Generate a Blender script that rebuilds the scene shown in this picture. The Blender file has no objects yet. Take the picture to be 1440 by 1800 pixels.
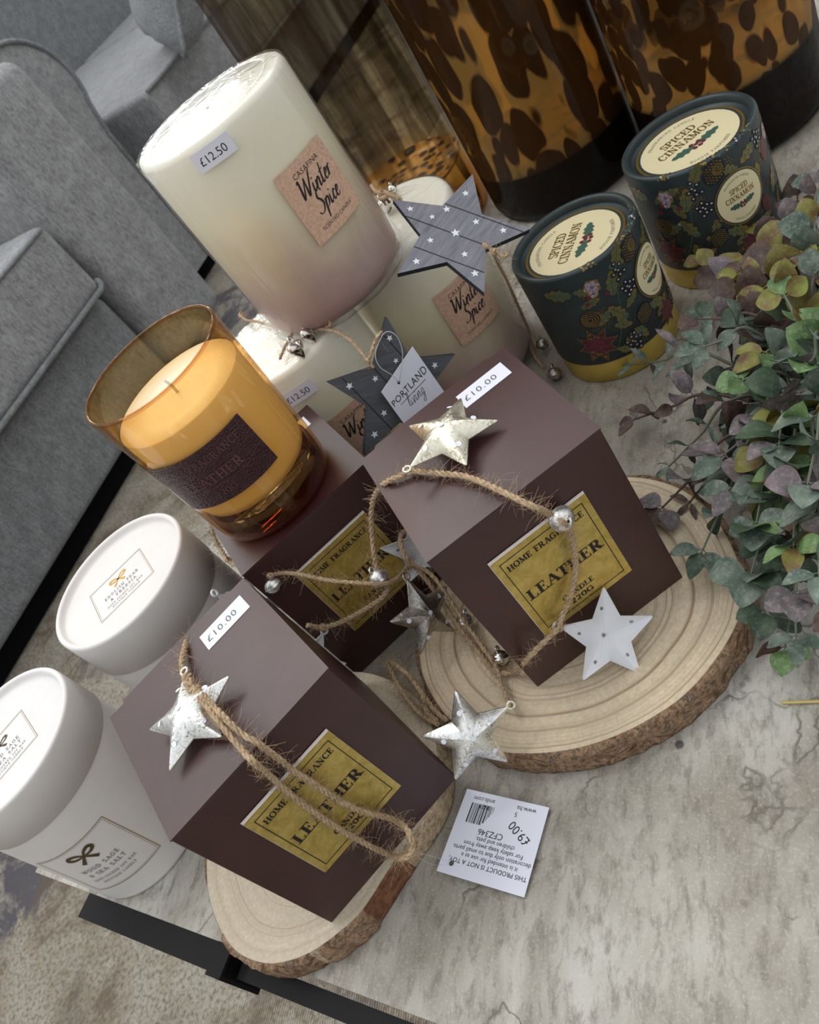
import bpy, bmesh, math, random
from mathutils import Vector, Matrix, noise
from mathutils.geometry import tessellate_polygon
random.seed(7)
PI = math.pi
S = bpy.context.scene
C = S.collection
R = math.radians
V = Vector

# ------------------------------------------------------------------ camera
ZC = 0.36443591
FPX = 1467.757
FW = V((0.0, math.cos(0.67217663), -math.sin(0.67217663)))
_rt = V((1, 0, 0)); _up = V((0, math.sin(0.67217663), math.cos(0.67217663)))
_cr, _sr = math.cos(-0.70678098), math.sin(-0.70678098)
RT = _cr * _rt + _sr * _up
UP = -_sr * _rt + _cr * _up
CAM = V((0, 0, ZC))
cd = bpy.data.cameras.new('camera'); cam = bpy.data.objects.new('camera', cd); C.objects.link(cam)
cd.sensor_fit = 'HORIZONTAL'; cd.sensor_width = 36.0; cd.lens = 36.0 * FPX / 1440.0
cd.clip_start = 0.01; cd.clip_end = 60
cam.matrix_world = Matrix(((RT.x, UP.x, -FW.x, CAM.x), (RT.y, UP.y, -FW.y, CAM.y), (RT.z, UP.z, -FW.z, CAM.z), (0, 0, 0, 1)))
cd.dof.use_dof = True; cd.dof.focus_distance = 0.40; cd.dof.aperture_fstop = 28.0
S.camera = cam

# ------------------------------------------------------------------ light
S.view_settings.view_transform = 'Standard'; S.view_settings.look = 'None'
S.view_settings.gamma = 1.0; S.view_settings.use_curve_mapping = False
S.view_settings.exposure = 0.26
w = bpy.data.worlds.new('shop_ambient'); S.world = w; w.use_nodes = True
# bright white ceiling overhead, dimmer shop floor and walls around
_nt = w.node_tree; _tc = _nt.nodes.new('ShaderNodeTexCoord'); _sp = _nt.nodes.new('ShaderNodeSeparateXYZ'); _rp = _nt.nodes.new('ShaderNodeValToRGB')
_nt.links.new(_tc.outputs['Generated'], _sp.inputs[0]); _nt.links.new(_sp.outputs[2], _rp.inputs[0])
_rp.color_ramp.elements[0].position = 0.0; _rp.color_ramp.elements[0].color = (.50, .49, .48, 1)
_rp.color_ramp.elements[1].position = 0.55; _rp.color_ramp.elements[1].color = (.93, .96, 1.0, 1)
_nt.links.new(_rp.outputs[0], _nt.nodes['Background'].inputs[0])
_nt.nodes['Background'].inputs[1].default_value = 0.80

def area(name, loc, size, size_y, power, target=(0, .35, 0), col=(1, .985, .96)):
    ld = bpy.data.lights.new(name, 'AREA'); ld.shape = 'RECTANGLE'; ld.size = size; ld.size_y = size_y
    ld.energy = power; ld.color = col
    o = bpy.data.objects.new(name, ld); C.objects.link(o); o.location = loc
    o.rotation_euler = (V(target) - V(loc)).to_track_quat('-Z', 'Y').to_euler()
    return o
# ceiling strip panels of the shop
area('ceiling_panel_light', (-0.25, 0.95, 2.1), .9, .35, 7)
area('ceiling_panel_light', (-0.35, 2.5, 2.1), 1.3, .5, 13)
area('ceiling_panel_light', (-1.5, 1.2, 2.1), 1.2, .3, 8)
area('ceiling_panel_light', (1.4, 1.6, 2.1), 1.2, .3, 9)
for _k in range(7):
    area('ceiling_strip_light', (-.6 + .75 * (_k % 4), 8.2 + 2.4 * (_k // 4) + .6 * (_k % 2), 2.5), .5, .14, 7, (0, .5, .1))

# ------------------------------------------------------------------ pixel helpers (world positions from the photo)
def ray(x, y): return FW + RT * ((x - 720) / FPX) - UP * ((y - 900) / FPX)
def at(x, y, z):
    d = ray(x, y); return CAM + d * ((z - ZC) / d.z)
def onplane(x, y, p, n):
    d = ray(x, y); return CAM + d * ((p - CAM).dot(n) / d.dot(n))

# ------------------------------------------------------------------ materials
MATS = {}
class NT:
    def __init__(s, name):
        s.m = bpy.data.materials.new(name); s.m.use_nodes = True; s.t = s.m.node_tree
        s.b = s.t.nodes['Principled BSDF']; s.out = s.t.nodes['Material Output']
    def n(s, t, **k):
        nd = s.t.nodes.new(t)
        for a, v in k.items():
            if a == 'ins':
                for kk, vv in v.items():
                    if hasattr(vv, 'is_linked') or hasattr(vv, 'links'): s.t.links.new(vv, nd.inputs[kk])
                    else: nd.inputs[kk].default_value = vv
            else: setattr(nd, a, v)
        return nd
    def l(s, a, b): s.t.links.new(a, b)
    def co(s, kind='Object', scale=(1, 1, 1), rot=(0, 0, 0)):
        tc = s.n('ShaderNodeTexCoord'); mp = s.n('ShaderNodeMapping')
        mp.inputs['Scale'].default_value = scale; mp.inputs['Rotation'].default_value = rot
        s.l(tc.outputs[kind], mp.inputs[0]); return mp.outputs[0]
    def noise(s, vec, scale, detail=4, rough=.55, dist=0):
        nd = s.n('ShaderNodeTexNoise'); nd.inputs['Scale'].default_value = scale; nd.inputs['Detail'].default_value = detail
        nd.inputs['Roughness'].default_value = rough; nd.inputs['Distortion'].default_value = dist
        s.l(vec, nd.inputs['Vector']); return nd.outputs['Fac']
    def ramp(s, fac, stops, interp='LINEAR'):
        r = s.n('ShaderNodeValToRGB'); r.color_ramp.interpolation = interp
        el = r.color_ramp.elements
        while len(el) < len(stops): el.new(.5)
        for e, (p, c) in zip(el, stops):
            e.position = p; e.color = (c if len(c) == 4 else (*c, 1)) if hasattr(c, '__len__') else (c, c, c, 1)
        s.l(fac, r.inputs[0]); return r.outputs[0]
    def mix(s, f, a, b, mode='MIX'):
        m = s.n('ShaderNodeMix', data_type='RGBA', blend_type=mode)
        for sock, v in ((0, f), (6, a), (7, b)):
            if hasattr(v, 'links'): s.l(v, m.inputs[sock])
            elif sock == 0: m.inputs[0].default_value = v
            else: m.inputs[sock].default_value = (*v, 1) if len(v) == 3 else v
        return m.outputs[2]
    def math(s, op, a, b=0.0):
        m = s.n('ShaderNodeMath', operation=op)
        for i, v in enumerate((a, b)):
            if hasattr(v, 'links'): s.l(v, m.inputs[i])
            else: m.inputs[i].default_value = v
        return m.outputs[0]
    def bump(s, h, strength=.3, dist=.001, nrm=None):
        b = s.n('ShaderNodeBump'); b.inputs['Strength'].default_value = strength; b.inputs['Distance'].default_value = dist
        s.l(h, b.inputs['Height'])
        s.l(b.outputs[0], (nrm or s.b.inputs['Normal'])); return b
    def fresnel(s, ior, cap=1.0):
        g = s.n('ShaderNodeNewGeometry'); fr = s.n('ShaderNodeFresnel')
        s.l(s.math('POWER', ior, s.math('SUBTRACT', 1.0, s.math('MULTIPLY', g.outputs['Backfacing'], 2.0))), fr.inputs[0])
        return fr, s.math('MINIMUM', fr.outputs[0], cap)
    def set(s, **k):
        for a, v in k.items():
            i = s.b.inputs[a.replace('_', ' ')]
            if hasattr(v, 'links'): s.l(v, i)
            elif hasattr(v, '__len__') and len(v) == 3: i.default_value = (*v, 1)
            else: i.default_value = v
        return s
def sr(r, g, b):
    f = lambda c: (c / 255 / 12.92) if c / 255 <= .04045 else ((c / 255 + .055) / 1.055) ** 2.4
    return (f(r), f(g), f(b))
def flat(name, col, rough=.6, metal=0, spec=.5):
    t = NT(name); t.set(Base_Color=col, Roughness=rough, Metallic=metal); t.b.inputs['Specular IOR Level'].default_value = spec
    return t.m

M_ink = flat('black_ink', sr(28, 24, 26), .6)
M_greyink = flat('grey_ink', sr(95, 92, 96), .6)
M_paper = flat('white_paper', sr(228, 230, 242), .55)
M_whiteedge = flat('cut_card_edge', sr(225, 218, 214), .7)

def m_brown():
    t = NT('brown_coated_card'); v = t.co()
    c = t.ramp(t.noise(v, 45, 5), [(0.3, sr(54, 24, 23)), (.7, sr(62, 29, 28))])
    t.set(Base_Color=c, Roughness=t.ramp(t.noise(v, 30, 3), [(0, .38), (1, .48)]))
    t.bump(t.noise(v, 900, 2), .06, .0003); t.b.inputs['Specular IOR Level'].default_value = .75
    return t.m
M_brown = m_brown()
def m_gold(name, c1, c2, rough, bs=.25, sc=160):
    t = NT(name); v = t.co()
    n = t.noise(v, sc, 5, .65, .6)
    t.set(Base_Color=t.ramp(n, [(0.3, c1), (.7, c2)]), Metallic=.75, Roughness=t.ramp(n, [(0.2, rough), (.8, rough + .2)]))
    t.bump(n, bs, .0008); return t.m
M_foil = m_gold('gold_foil', sr(186, 160, 78), sr(226, 204, 124), .28, .35)
M_goldcard = m_gold('gold_card', sr(214, 186, 84), sr(236, 210, 112), .3, .06, 60); M_goldcard.node_tree.nodes['Principled BSDF'].inputs['Metallic'].default_value = .6
M_goldprint = flat('gold_print', sr(150, 122, 62), .35, .6)
M_bowgold = flat('bright_gold_print', sr(205, 160, 62), .3, .75)
M_bowdark = flat('dark_gold_print', sr(88, 74, 44), .35, .5)

def m_silver(name, c1, c2, chips=1):
    t = NT(name); v = t.co()
    n = t.noise(v, 420, 6, .75, 1.2); n2 = t.noise(v, 110, 5, .7, .8)
    f = t.math('MULTIPLY', t.ramp(n, [(.50, 0), (.58, 1)]), t.ramp(n2, [(.4, .15), (.62, 1)]))
    t.set(Base_Color=t.mix(f, c1, c2), Metallic=t.ramp(f, [(0, .93), (1, .5)]), Roughness=t.ramp(f, [(0, .2), (1, .5)]))
    t.bump(n, .35, .0006); return t.m
M_silver = m_silver('antique_silver_leaf', sr(246, 246, 242), sr(120, 116, 104))
M_champ = m_silver('champagne_silver_leaf', sr(240, 236, 216), sr(160, 150, 116))
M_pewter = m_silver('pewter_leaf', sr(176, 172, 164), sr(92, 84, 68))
M_chrome = flat('polished_silver', sr(225, 222, 216), .12, 1)
M_slot = flat('bell_slot', sr(16, 14, 12), .7)
def m_whitemetal():
    t = NT('white_painted_metal'); v = t.co()
    t.set(Base_Color=t.ramp(t.noise(v, 60, 4), [(0.3, sr(214, 216, 222)), (.7, sr(226, 227, 230))]), Roughness=.42)
    t.bump(t.noise(v, 300, 3), .08, .0004); return t.m
M_whitemetal = m_whitemetal()
M_dot = flat('white_enamel_dot', sr(232, 236, 244), .4)
M_dent = m_silver('dent_metal', sr(150, 148, 142), sr(70, 66, 60))

def m_jute():
    t = NT('jute_fibre'); v = t.co()
    n = t.noise(v, 700, 4, .6)
    t.set(Base_Color=t.ramp(n, [(.25, sr(134, 112, 86)), (.5, sr(184, 158, 126)), (.8, sr(216, 196, 166))]), Roughness=.9)
    t.bump(n, .5, .0004); return t.m
M_jute = m_jute()
M_juted = flat('dark_jute_fibre', sr(140, 116, 86), .9)

def m_film():
    t = NT('clear_shrink_film'); v = t.co(scale=(1, 1, .07))
    tr = t.n('ShaderNodeBsdfTransparent'); tr.inputs[0].default_value = (.985, .98, .985, 1)
    gl = t.n('ShaderNodeBsdfGlossy'); gl.inputs['Roughness'].default_value = .09; gl.inputs[0].default_value = (1, 1, 1, 1)
    fr, ff = t.fresnel(1.42)
    b = t.bump(t.noise(v, 75, 3, .5, .8), .5, .003, gl.inputs['Normal']); t.l(b.outputs[0], fr.inputs['Normal'])
    mx = t.n('ShaderNodeMixShader'); t.l(ff, mx.inputs[0]); t.l(tr.outputs[0], mx.inputs[1]); t.l(gl.outputs[0], mx.inputs[2])
    t.l(mx.outputs[0], t.out.inputs[0]); return t.m
M_film = m_film()
def m_wax(name, stops, z0, z1):
    t = NT(name); tc = t.n('ShaderNodeTexCoord'); sp = t.n('ShaderNodeSeparateXYZ'); t.l(tc.outputs['Object'], sp.inputs[0])
    v = t.co(); z = t.math('ADD', sp.outputs[2], t.math('MULTIPLY', t.math('SUBTRACT', t.noise(v, 22, 3), .5), .045))
    f = t.math('DIVIDE', t.math('SUBTRACT', z, z0), z1 - z0)
    c = t.ramp(f, stops)
    t.set(Base_Color=c, Roughness=.38); t.b.inputs['Subsurface Weight'].default_value = .25
    t.b.inputs['Subsurface Radius'].default_value = (.012, .009, .006); t.b.inputs['Subsurface Scale'].default_value = .5
    return t.m
M_pillar = m_wax('layered_candle_wax', [(0.0, sr(176, 146, 140)), (.2, sr(188, 164, 156)), (.42, sr(214, 200, 172)), (.68, sr(232, 226, 196)), (1, sr(240, 238, 222))], 0, .13)
M_cream = m_wax('cream_wax', [(0, sr(238, 228, 196)), (1, sr(240, 236, 216))], 0, .1)
def m_kraft():
    t = NT('kraft_paper'); v = t.co(); n = t.noise(v, 500, 5, .7)
    t.set(Base_Color=t.ramp(n, [(.3, sr(190, 150, 124)), (.6, sr(222, 186, 160))]), Roughness=.6); return t.m
M_kraft = m_kraft()
def m_leather():
    t = NT('embossed_leather'); v = t.co()
    vo = t.n('ShaderNodeTexVoronoi', feature='DISTANCE_TO_EDGE'); vo.inputs['Scale'].default_value = 620; t.l(v, vo.inputs['Vector'])
    t.set(Base_Color=t.ramp(t.noise(v, 200, 3), [(.3, sr(52, 26, 30)), (.7, sr(66, 36, 40))]), Roughness=.36)
    t.bump(vo.outputs[0], .6, .0012); return t.m
M_leather = m_leather()
M_leathertext = flat('embossed_lettering', sr(98, 64, 68), .35)

def glassmix(name, tint, ior=1.45, rough=.03, spec=(1, 1, 1), boost=1.0):
    t = NT(name)
    tr = t.n('ShaderNodeBsdfTransparent'); gl = t.n('ShaderNodeBsdfGlossy'); gl.inputs['Roughness'].default_value = rough; gl.inputs[0].default_value = (*spec, 1)
    tr.inputs[0].default_value = (*tint, 1)
    fr, ff = t.fresnel(ior)
    f = t.math('MULTIPLY', ff, boost)
    mx = t.n('ShaderNodeMixShader'); t.l(f, mx.inputs[0]); t.l(tr.outputs[0], mx.inputs[1]); t.l(gl.outputs[0], mx.inputs[2])
    t.l(mx.outputs[0], t.out.inputs[0]); return t
M_amber = glassmix('amber_glass', (.95, .70, .38)).m
M_amberrim = glassmix('amber_glass_rim', (.80, .52, .28), 1.45, .05, (1, .8, .6), 1.0).m
M_amberbase = glassmix('thick_amber_glass', (.36, .17, .11), 1.5).m

def m_whitecard():
    t = NT('white_card'); v = t.co()
    t.set(Base_Color=t.ramp(t.noise(v, 40, 3), [(0.3, sr(222, 219, 216)), (.7, sr(228, 225, 222))]), Roughness=.55)
    t.bump(t.noise(v, 350, 3), .05, .0003); return t.m
M_whitecard = m_whitecard()
def m_tin():
    t = NT('dark_green_card'); v = t.co()
    t.set(Base_Color=t.ramp(t.noise(v, 60, 4), [(0.3, sr(44, 55, 57)), (.7, sr(52, 64, 66))]), Roughness=.42); return t.m
M_tin = m_tin()
M_creamlabel = flat('cream_label', sr(226, 214, 172), .5)
M_leafgreen = flat('printed_holly_green', sr(62, 96, 80), .45)
M_burg = flat('printed_burgundy', sr(84, 36, 44), .45)
M_berry = flat('printed_berry', sr(104, 42, 56), .4)
M_lilac = flat('printed_lilac', sr(170, 152, 170), .45)
M_prgold = flat('printed_gold', sr(150, 126, 66), .35, .55)
M_black = flat('printed_black', sr(30, 30, 38), .45)
M_whitedot = flat('printed_white', sr(205, 205, 205), .45)

def m_tabletop():
    t = NT('weathered_concrete_laminate'); v = t.co(rot=(0, 0, R(-8)))
    tc2 = t.n('ShaderNodeMapping'); t.l(v, tc2.inputs[0]); tc2.inputs['Scale'].default_value = (1.0, .38, 1)
    st = t.noise(tc2.outputs[0], 170, 6, .7, .3); st2 = t.noise(tc2.outputs[0], 40, 5, .6, .8)
    big = t.noise(v, 5.5, 4, .55, .4)
    fine = t.noise(v, 620, 3, .7)
    c = t.ramp(big, [(.34, sr(142, 135, 122)), (.5, sr(176, 172, 162)), (.66, sr(200, 198, 190))])
    c = t.mix(t.ramp(st2, [(.35, .55), (.6, 0)]), c, sr(128, 118, 102))
    c = t.mix(t.ramp(st, [(.36, .7), (.52, 0)]), c, sr(112, 105, 92))
    c = t.mix(t.ramp(fine, [(.52, 0), (.75, .4)]), c, sr(214, 210, 200))
    wv = t.n('ShaderNodeVectorMath', operation='ADD')
    nz = t.n('ShaderNodeTexNoise'); nz.inputs['Scale'].default_value = 22; nz.inputs['Detail'].default_value = 5; t.l(v, nz.inputs['Vector'])
    sc = t.n('ShaderNodeVectorMath', operation='SCALE'); sc.inputs['Scale'].default_value = .09; t.l(nz.outputs['Color'], sc.inputs[0])
    t.l(v, wv.inputs[0]); t.l(sc.outputs[0], wv.inputs[1])
    vo = t.n('ShaderNodeTexVoronoi', feature='DISTANCE_TO_EDGE'); vo.inputs['Scale'].default_value = 13; t.l(wv.outputs[0], vo.inputs['Vector'])
    crack = t.math('MULTIPLY', t.ramp(vo.outputs[0], [(0, 1), (.02, 0)]), t.ramp(t.noise(v, 16, 3), [(.46, 0), (.56, .8)]))
    c = t.mix(crack, c, sr(88, 80, 68))
    v2 = t.n('ShaderNodeTexVoronoi'); v2.inputs['Scale'].default_value = 26; t.l(v, v2.inputs['Vector'])
    spot = t.math('MULTIPLY', t.ramp(v2.outputs['Distance'], [(.05, 1), (.075, 0)]), t.ramp(t.noise(v, 31, 2), [(.52, 0), (.54, .9)]))
    c = t.mix(spot, c, sr(64, 60, 58))
    t.set(Base_Color=c, Roughness=t.ramp(fine, [(0.2, .36), (.8, .55)]))
    hs = t.math('ADD', t.math('MULTIPLY', st, .6), t.math('SUBTRACT', t.math('MULTIPLY', fine, .5), crack))
    t.bump(hs, .35, .0012); return t.m
M_table = m_tabletop()
M_tableedge = flat('table_edge', sr(176, 170, 158), .5)
M_blackmetal = flat('black_powder_coat', sr(22, 22, 24), .6, 0, .2)

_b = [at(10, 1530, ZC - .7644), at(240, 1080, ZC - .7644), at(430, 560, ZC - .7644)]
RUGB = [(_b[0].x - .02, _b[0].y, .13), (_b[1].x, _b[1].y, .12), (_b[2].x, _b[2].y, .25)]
def m_rug():
    t = NT('distressed_rug_pile'); v = t.co()
    big = t.noise(v, 3.2, 6, .62, .7); mid = t.noise(v, 11, 6, .68, .5); fine = t.noise(v, 190, 4, .7)
    c = t.ramp(big, [(.30, sr(120, 118, 128)), (.38, sr(150, 142, 136)), (.44, sr(190, 178, 158)), (.58, sr(216, 207, 190)), (.74, sr(182, 164, 148))], 'LINEAR')
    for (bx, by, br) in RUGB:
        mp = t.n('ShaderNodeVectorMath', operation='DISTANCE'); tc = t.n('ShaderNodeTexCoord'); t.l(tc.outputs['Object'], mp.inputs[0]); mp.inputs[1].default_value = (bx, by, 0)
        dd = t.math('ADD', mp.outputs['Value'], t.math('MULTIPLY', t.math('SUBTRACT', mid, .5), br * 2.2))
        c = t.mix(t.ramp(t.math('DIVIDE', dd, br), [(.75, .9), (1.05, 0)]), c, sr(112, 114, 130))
    c = t.mix(t.ramp(mid, [(.50, 0), (.58, .8)]), c, sr(220, 213, 198))
    c = t.mix(t.ramp(mid, [(.38, .75), (.46, 0)]), c, sr(146, 128, 112))
    c = t.mix(t.ramp(fine, [(.38, .75), (.54, 0)]), c, sr(132, 120, 104))
    wv = t.n('ShaderNodeTexWave'); wv.inputs['Scale'].default_value = 110; wv.inputs['Distortion'].default_value = 2.5; wv.inputs['Detail'].default_value = 3
    t.l(t.co(rot=(0, 0, R(40))), wv.inputs['Vector'])
    c = t.mix(.4, c, t.ramp(wv.outputs['Fac'], [(0, .45), (.5, 1)]), 'MULTIPLY')
    t.set(Base_Color=c, Roughness=.95); t.b.inputs['Specular IOR Level'].default_value = .1
    t.bump(t.math('ADD', wv.outputs['Fac'], fine), .8, .005); return t.m
M_rug = m_rug()
def m_fabric(name, a, b):
    t = NT(name); v = t.co(scale=(1, 1, 1)); n = t.noise(v, 26, 5, .6); f = t.noise(v, 420, 3, .7)
    vs = t.co(scale=(1, 1, .25)); g = t.noise(vs, 260, 3, .7)
    c = t.mix(t.ramp(n, [(.35, 0), (.65, 1)]), a, b)
    c = t.mix(t.ramp(g, [(.4, .6), (.56, 0)]), c, sr(84, 84, 88))
    c = t.mix(t.ramp(f, [(.5, 0), (.66, .6)]), c, sr(176, 178, 180))
    t.set(Base_Color=c, Roughness=.95); t.b.inputs['Specular IOR Level'].default_value = .15
    t.b.inputs['Sheen Weight'].default_value = .2
    t.bump(t.math('ADD', f, g), .4, .002); return t.m
M_fab = m_fabric('grey_chenille', sr(136, 137, 139), sr(158, 160, 161))
M_fab2 = m_fabric('mid_grey_chenille', sr(112, 116, 118), sr(132, 136, 138))

def m_tortoise(name, amber_lo, amber_hi, dark_z, tint, dark=.5, vs=.32, scale=48):
    t = NT(name); v = t.co(scale=(1, 1, vs))
    tc = t.n('ShaderNodeTexCoord'); sp = t.n('ShaderNodeSeparateXYZ'); t.l(tc.outputs['Object'], sp.inputs[0]); z = sp.outputs[2]
    nz = t.n('ShaderNodeTexNoise'); nz.inputs['Scale'].default_value = 30; t.l(v, nz.inputs['Vector'])
    s2 = t.n('ShaderNodeVectorMath', operation='SCALE'); s2.inputs['Scale'].default_value = .02; t.l(nz.outputs['Color'], s2.inputs[0])
    ad = t.n('ShaderNodeVectorMath', operation='ADD'); t.l(v, ad.inputs[0]); t.l(s2.outputs[0], ad.inputs[1])
    vo = t.n('ShaderNodeTexVoronoi', feature='SMOOTH_F1'); vo.inputs['Scale'].default_value = scale; vo.inputs['Smoothness'].default_value = .15; t.l(ad.outputs[0], vo.inputs['Vector'])
    st = t.noise(t.co(scale=(1, 1, .09)), 55, 4, .6, .3)
    blot = t.ramp(vo.outputs['Distance'], [(.38 + .4 * (dark - .5), 1), (.46 + .4 * (dark - .5), 0)])
    streak = t.ramp(st, [(.44, 1), (.6, 0)])
    # zones along the height of the vase: solid dark foot, amber band, smoky streaked wall
    if dark_z > 0: foot = t.ramp(t.math('DIVIDE', z, dark_z), [(.93, 1), (1.0, 0)])
    else: foot = t.ramp(z, [(0, 0), (1, 0)])
    zz = t.math('DIVIDE', t.math('SUBTRACT', z, amber_lo), amber_hi - amber_lo)
    amber = t.ramp(zz, [(0, 1), (1, 0)])
    base = t.mix(amber, tint, (.80, .48, .12))
    tr = t.n('ShaderNodeBsdfTransparent'); t.l(base, tr.inputs[0])
    df = t.n('ShaderNodeBsdfDiffuse'); t.l(t.mix(st, sr(20, 10, 5), sr(62, 36, 18)), df.inputs[0])
    am = t.n('ShaderNodeBsdfTranslucent'); am.inputs[0].default_value = (.95, .60, .18, 1)
    am2 = t.n('ShaderNodeBsdfDiffuse'); am2.inputs[0].default_value = (.75, .44, .12, 1)
    ams = t.n('ShaderNodeMixShader'); t.l(am.outputs[0], ams.inputs[1]); t.l(am2.outputs[0], ams.inputs[2])
    clr = t.n('ShaderNodeMixShader'); t.l(t.math('MULTIPLY', amber, .55), clr.inputs[0]); t.l(tr.outputs[0], clr.inputs[1]); t.l(ams.outputs[0], clr.inputs[2])
    op = t.math('MAXIMUM', foot, t.math('MAXIMUM', t.math('MULTIPLY', blot, t.ramp(zz, [(0, .95), (1, .55 + .4 * dark)])), t.math('MULTIPLY', streak, t.ramp(zz, [(0, .15), (1, .55)]))))
    df2 = t.n('ShaderNodeBsdfDiffuse'); df2.inputs[0].default_value = (*sr(18, 12, 9), 1)
    dk = t.n('ShaderNodeMixShader'); t.l(foot, dk.inputs[0]); t.l(df.outputs[0], dk.inputs[1]); t.l(df2.outputs[0], dk.inputs[2])
    m1 = t.n('ShaderNodeMixShader'); t.l(op, m1.inputs[0]); t.l(clr.outputs[0], m1.inputs[1]); t.l(dk.outputs[0], m1.inputs[2])
    gl = t.n('ShaderNodeBsdfGlossy'); gl.inputs['Roughness'].default_value = .05; gl.inputs[0].default_value = (.5, .5, .5, 1)
    fr, ff = t.fresnel(1.4, .22)
    m2 = t.n('ShaderNodeMixShader'); t.l(ff, m2.inputs[0]); t.l(m1.outputs[0], m2.inputs[1]); t.l(gl.outputs[0], m2.inputs[2])
    t.l(m2.outputs[0], t.out.inputs[0]); return t.m
def m_tortfloor():
    t = NT('amber_glass_floor'); v = t.co()
    vo = t.n('ShaderNodeTexVoronoi', feature='SMOOTH_F1'); vo.inputs['Scale'].default_value = 85; vo.inputs['Smoothness'].default_value = .1; t.l(v, vo.inputs['Vector'])
    t.set(Base_Color=t.ramp(vo.outputs['Distance'], [(.36, sr(40, 22, 8)), (.48, sr(206, 146, 56)), (.8, sr(226, 176, 96))]), Roughness=.2); return t.m

def m_ringwood(name, base, line, seed):
    t = NT(name); tc = t.n('ShaderNodeTexCoord'); sp = t.n('ShaderNodeSeparateXYZ'); t.l(tc.outputs['UV'], sp.inputs[0])
    v = t.co(); wob = t.math('MULTIPLY', t.math('SUBTRACT', t.noise(v, 18, 3), .5), .05)
    u = t.math('ADD', sp.outputs[0], wob)
    cb = t.n('ShaderNodeCombineXYZ'); t.l(t.math('MULTIPLY', u, 9.0), cb.inputs[0]); cb.inputs[1].default_value = seed
    n = t.noise(cb.outputs[0], 1.6, 3, .6)
    cb2 = t.n('ShaderNodeCombineXYZ'); t.l(t.math('MULTIPLY', u, 30.0), cb2.inputs[0]); cb2.inputs[1].default_value = seed + 3
    n2 = t.noise(cb2.outputs[0], 1.3, 3, .6)
    fib = t.noise(v, 480, 4, .7); blot = t.noise(v, 14, 4)
    c = t.ramp(t.math('MULTIPLY_ADD', n, .6) if 0 else n, [(.36, line), (.43, base), (.7, tuple(min(1, x * 1.14) for x in base))])
    c = t.mix(t.ramp(n2, [(.36, .65), (.44, 0)]), c, line)
    c = t.mix(t.ramp(fib, [(.38, .45), (.6, 0)]), c, tuple(x * .62 for x in base))
    c = t.mix(t.ramp(blot, [(.4, .35), (.62, 0)]), c, tuple(x * .7 for x in base))
    t.set(Base_Color=c, Roughness=.7); t.bump(t.math('ADD', fib, n2), .3, .0008); return t.m
M_ringA = m_ringwood('pale_sawn_wood', sr(206, 192, 168), sr(158, 132, 106), 1.0)
M_ringB = m_ringwood('honey_sawn_wood', sr(222, 204, 174), sr(160, 132, 104), 6.0)
def m_bark(name, cols):
    t = NT(name); v = t.co(); n = t.noise(v, 95, 6, .7, 1.5); n2 = t.noise(v, 380, 4, .7)
    c = t.ramp(n, cols); c = t.mix(t.ramp(n2, [(.35, .6), (.55, 0)]), c, sr(58, 40, 28))
    t.set(Base_Color=c, Roughness=.9); t.bump(t.math('ADD', n, t.math('MULTIPLY', n2, .4)), .9, .003); return t.m
M_bark = m_bark('flaky_bark', [(.32, sr(70, 52, 40)), (.42, sr(132, 102, 76)), (.52, sr(178, 146, 114)), (.6, sr(104, 90, 78)), (.72, sr(196, 168, 138))])
M_redbark = m_bark('reddish_inner_bark', [(.3, sr(104, 66, 42)), (.6, sr(146, 98, 64)), (.8, sr(170, 124, 86))])
M_barewood = m_bark('bare_peeled_wood', [(.3, sr(176, 150, 118)), (.6, sr(208, 186, 152)), (.8, sr(216, 196, 166))])
def m_greywood(name, a, b):
    t = NT(name); v = t.co(scale=(.12, 1, 1)); n = t.noise(v, 380, 5, .7, .3)
    t.set(Base_Color=t.ramp(n, [(.3, a), (.7, b)]), Roughness=.7); t.bump(n, .3, .0005); return t.m
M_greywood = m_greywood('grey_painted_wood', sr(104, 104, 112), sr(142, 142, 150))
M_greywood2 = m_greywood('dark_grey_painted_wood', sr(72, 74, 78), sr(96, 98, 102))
M_groove = flat('plank_groove', sr(38, 38, 44), .8)
M_staredge = flat('dark_star_edge', sr(38, 40, 48), .7)
M_thread = glassmix('clear_nylon_thread', (.93, .93, .95), 1.5, .15, (1, 1, 1), 4).m
def m_leaf(name, a, b, edge):
    t = NT(name); v = t.co(); n = t.noise(v, 420, 5, .75); n2 = t.noise(v, 95, 3)
    c = t.mix(t.ramp(n2, [(.35, 0), (.65, 1)]), a, b); c = t.mix(t.ramp(n, [(.5, 0), (.66, .6)]), c, edge)
    t.set(Base_Color=c, Roughness=.55); t.b.inputs['Subsurface Weight'].default_value = .0
    t.bump(n, .2, .0005); return t.m
LEAFM = [m_leaf('grey_green_leaf', sr(62, 82, 70), sr(104, 118, 102), sr(150, 154, 146)),
         m_leaf('fresh_green_leaf', sr(74, 104, 58), sr(108, 136, 84), sr(158, 176, 136)),
         m_leaf('olive_yellow_leaf', sr(104, 70, 50), sr(126, 130, 50), sr(146, 142, 80)),
         m_leaf('dusty_mauve_leaf', sr(80, 78, 76), sr(116, 102, 104), sr(160, 152, 156)),
         m_leaf('plum_brown_leaf', sr(56, 38, 38), sr(92, 72, 56), sr(120, 100, 96)),
         m_leaf('deep_green_leaf', sr(40, 58, 44), sr(66, 86, 60), sr(104, 118, 104))]
M_stem = flat('grey_green_stem', sr(104, 110, 92), .7)
M_stem2 = flat('plum_stem', sr(84, 68, 64), .7)

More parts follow.
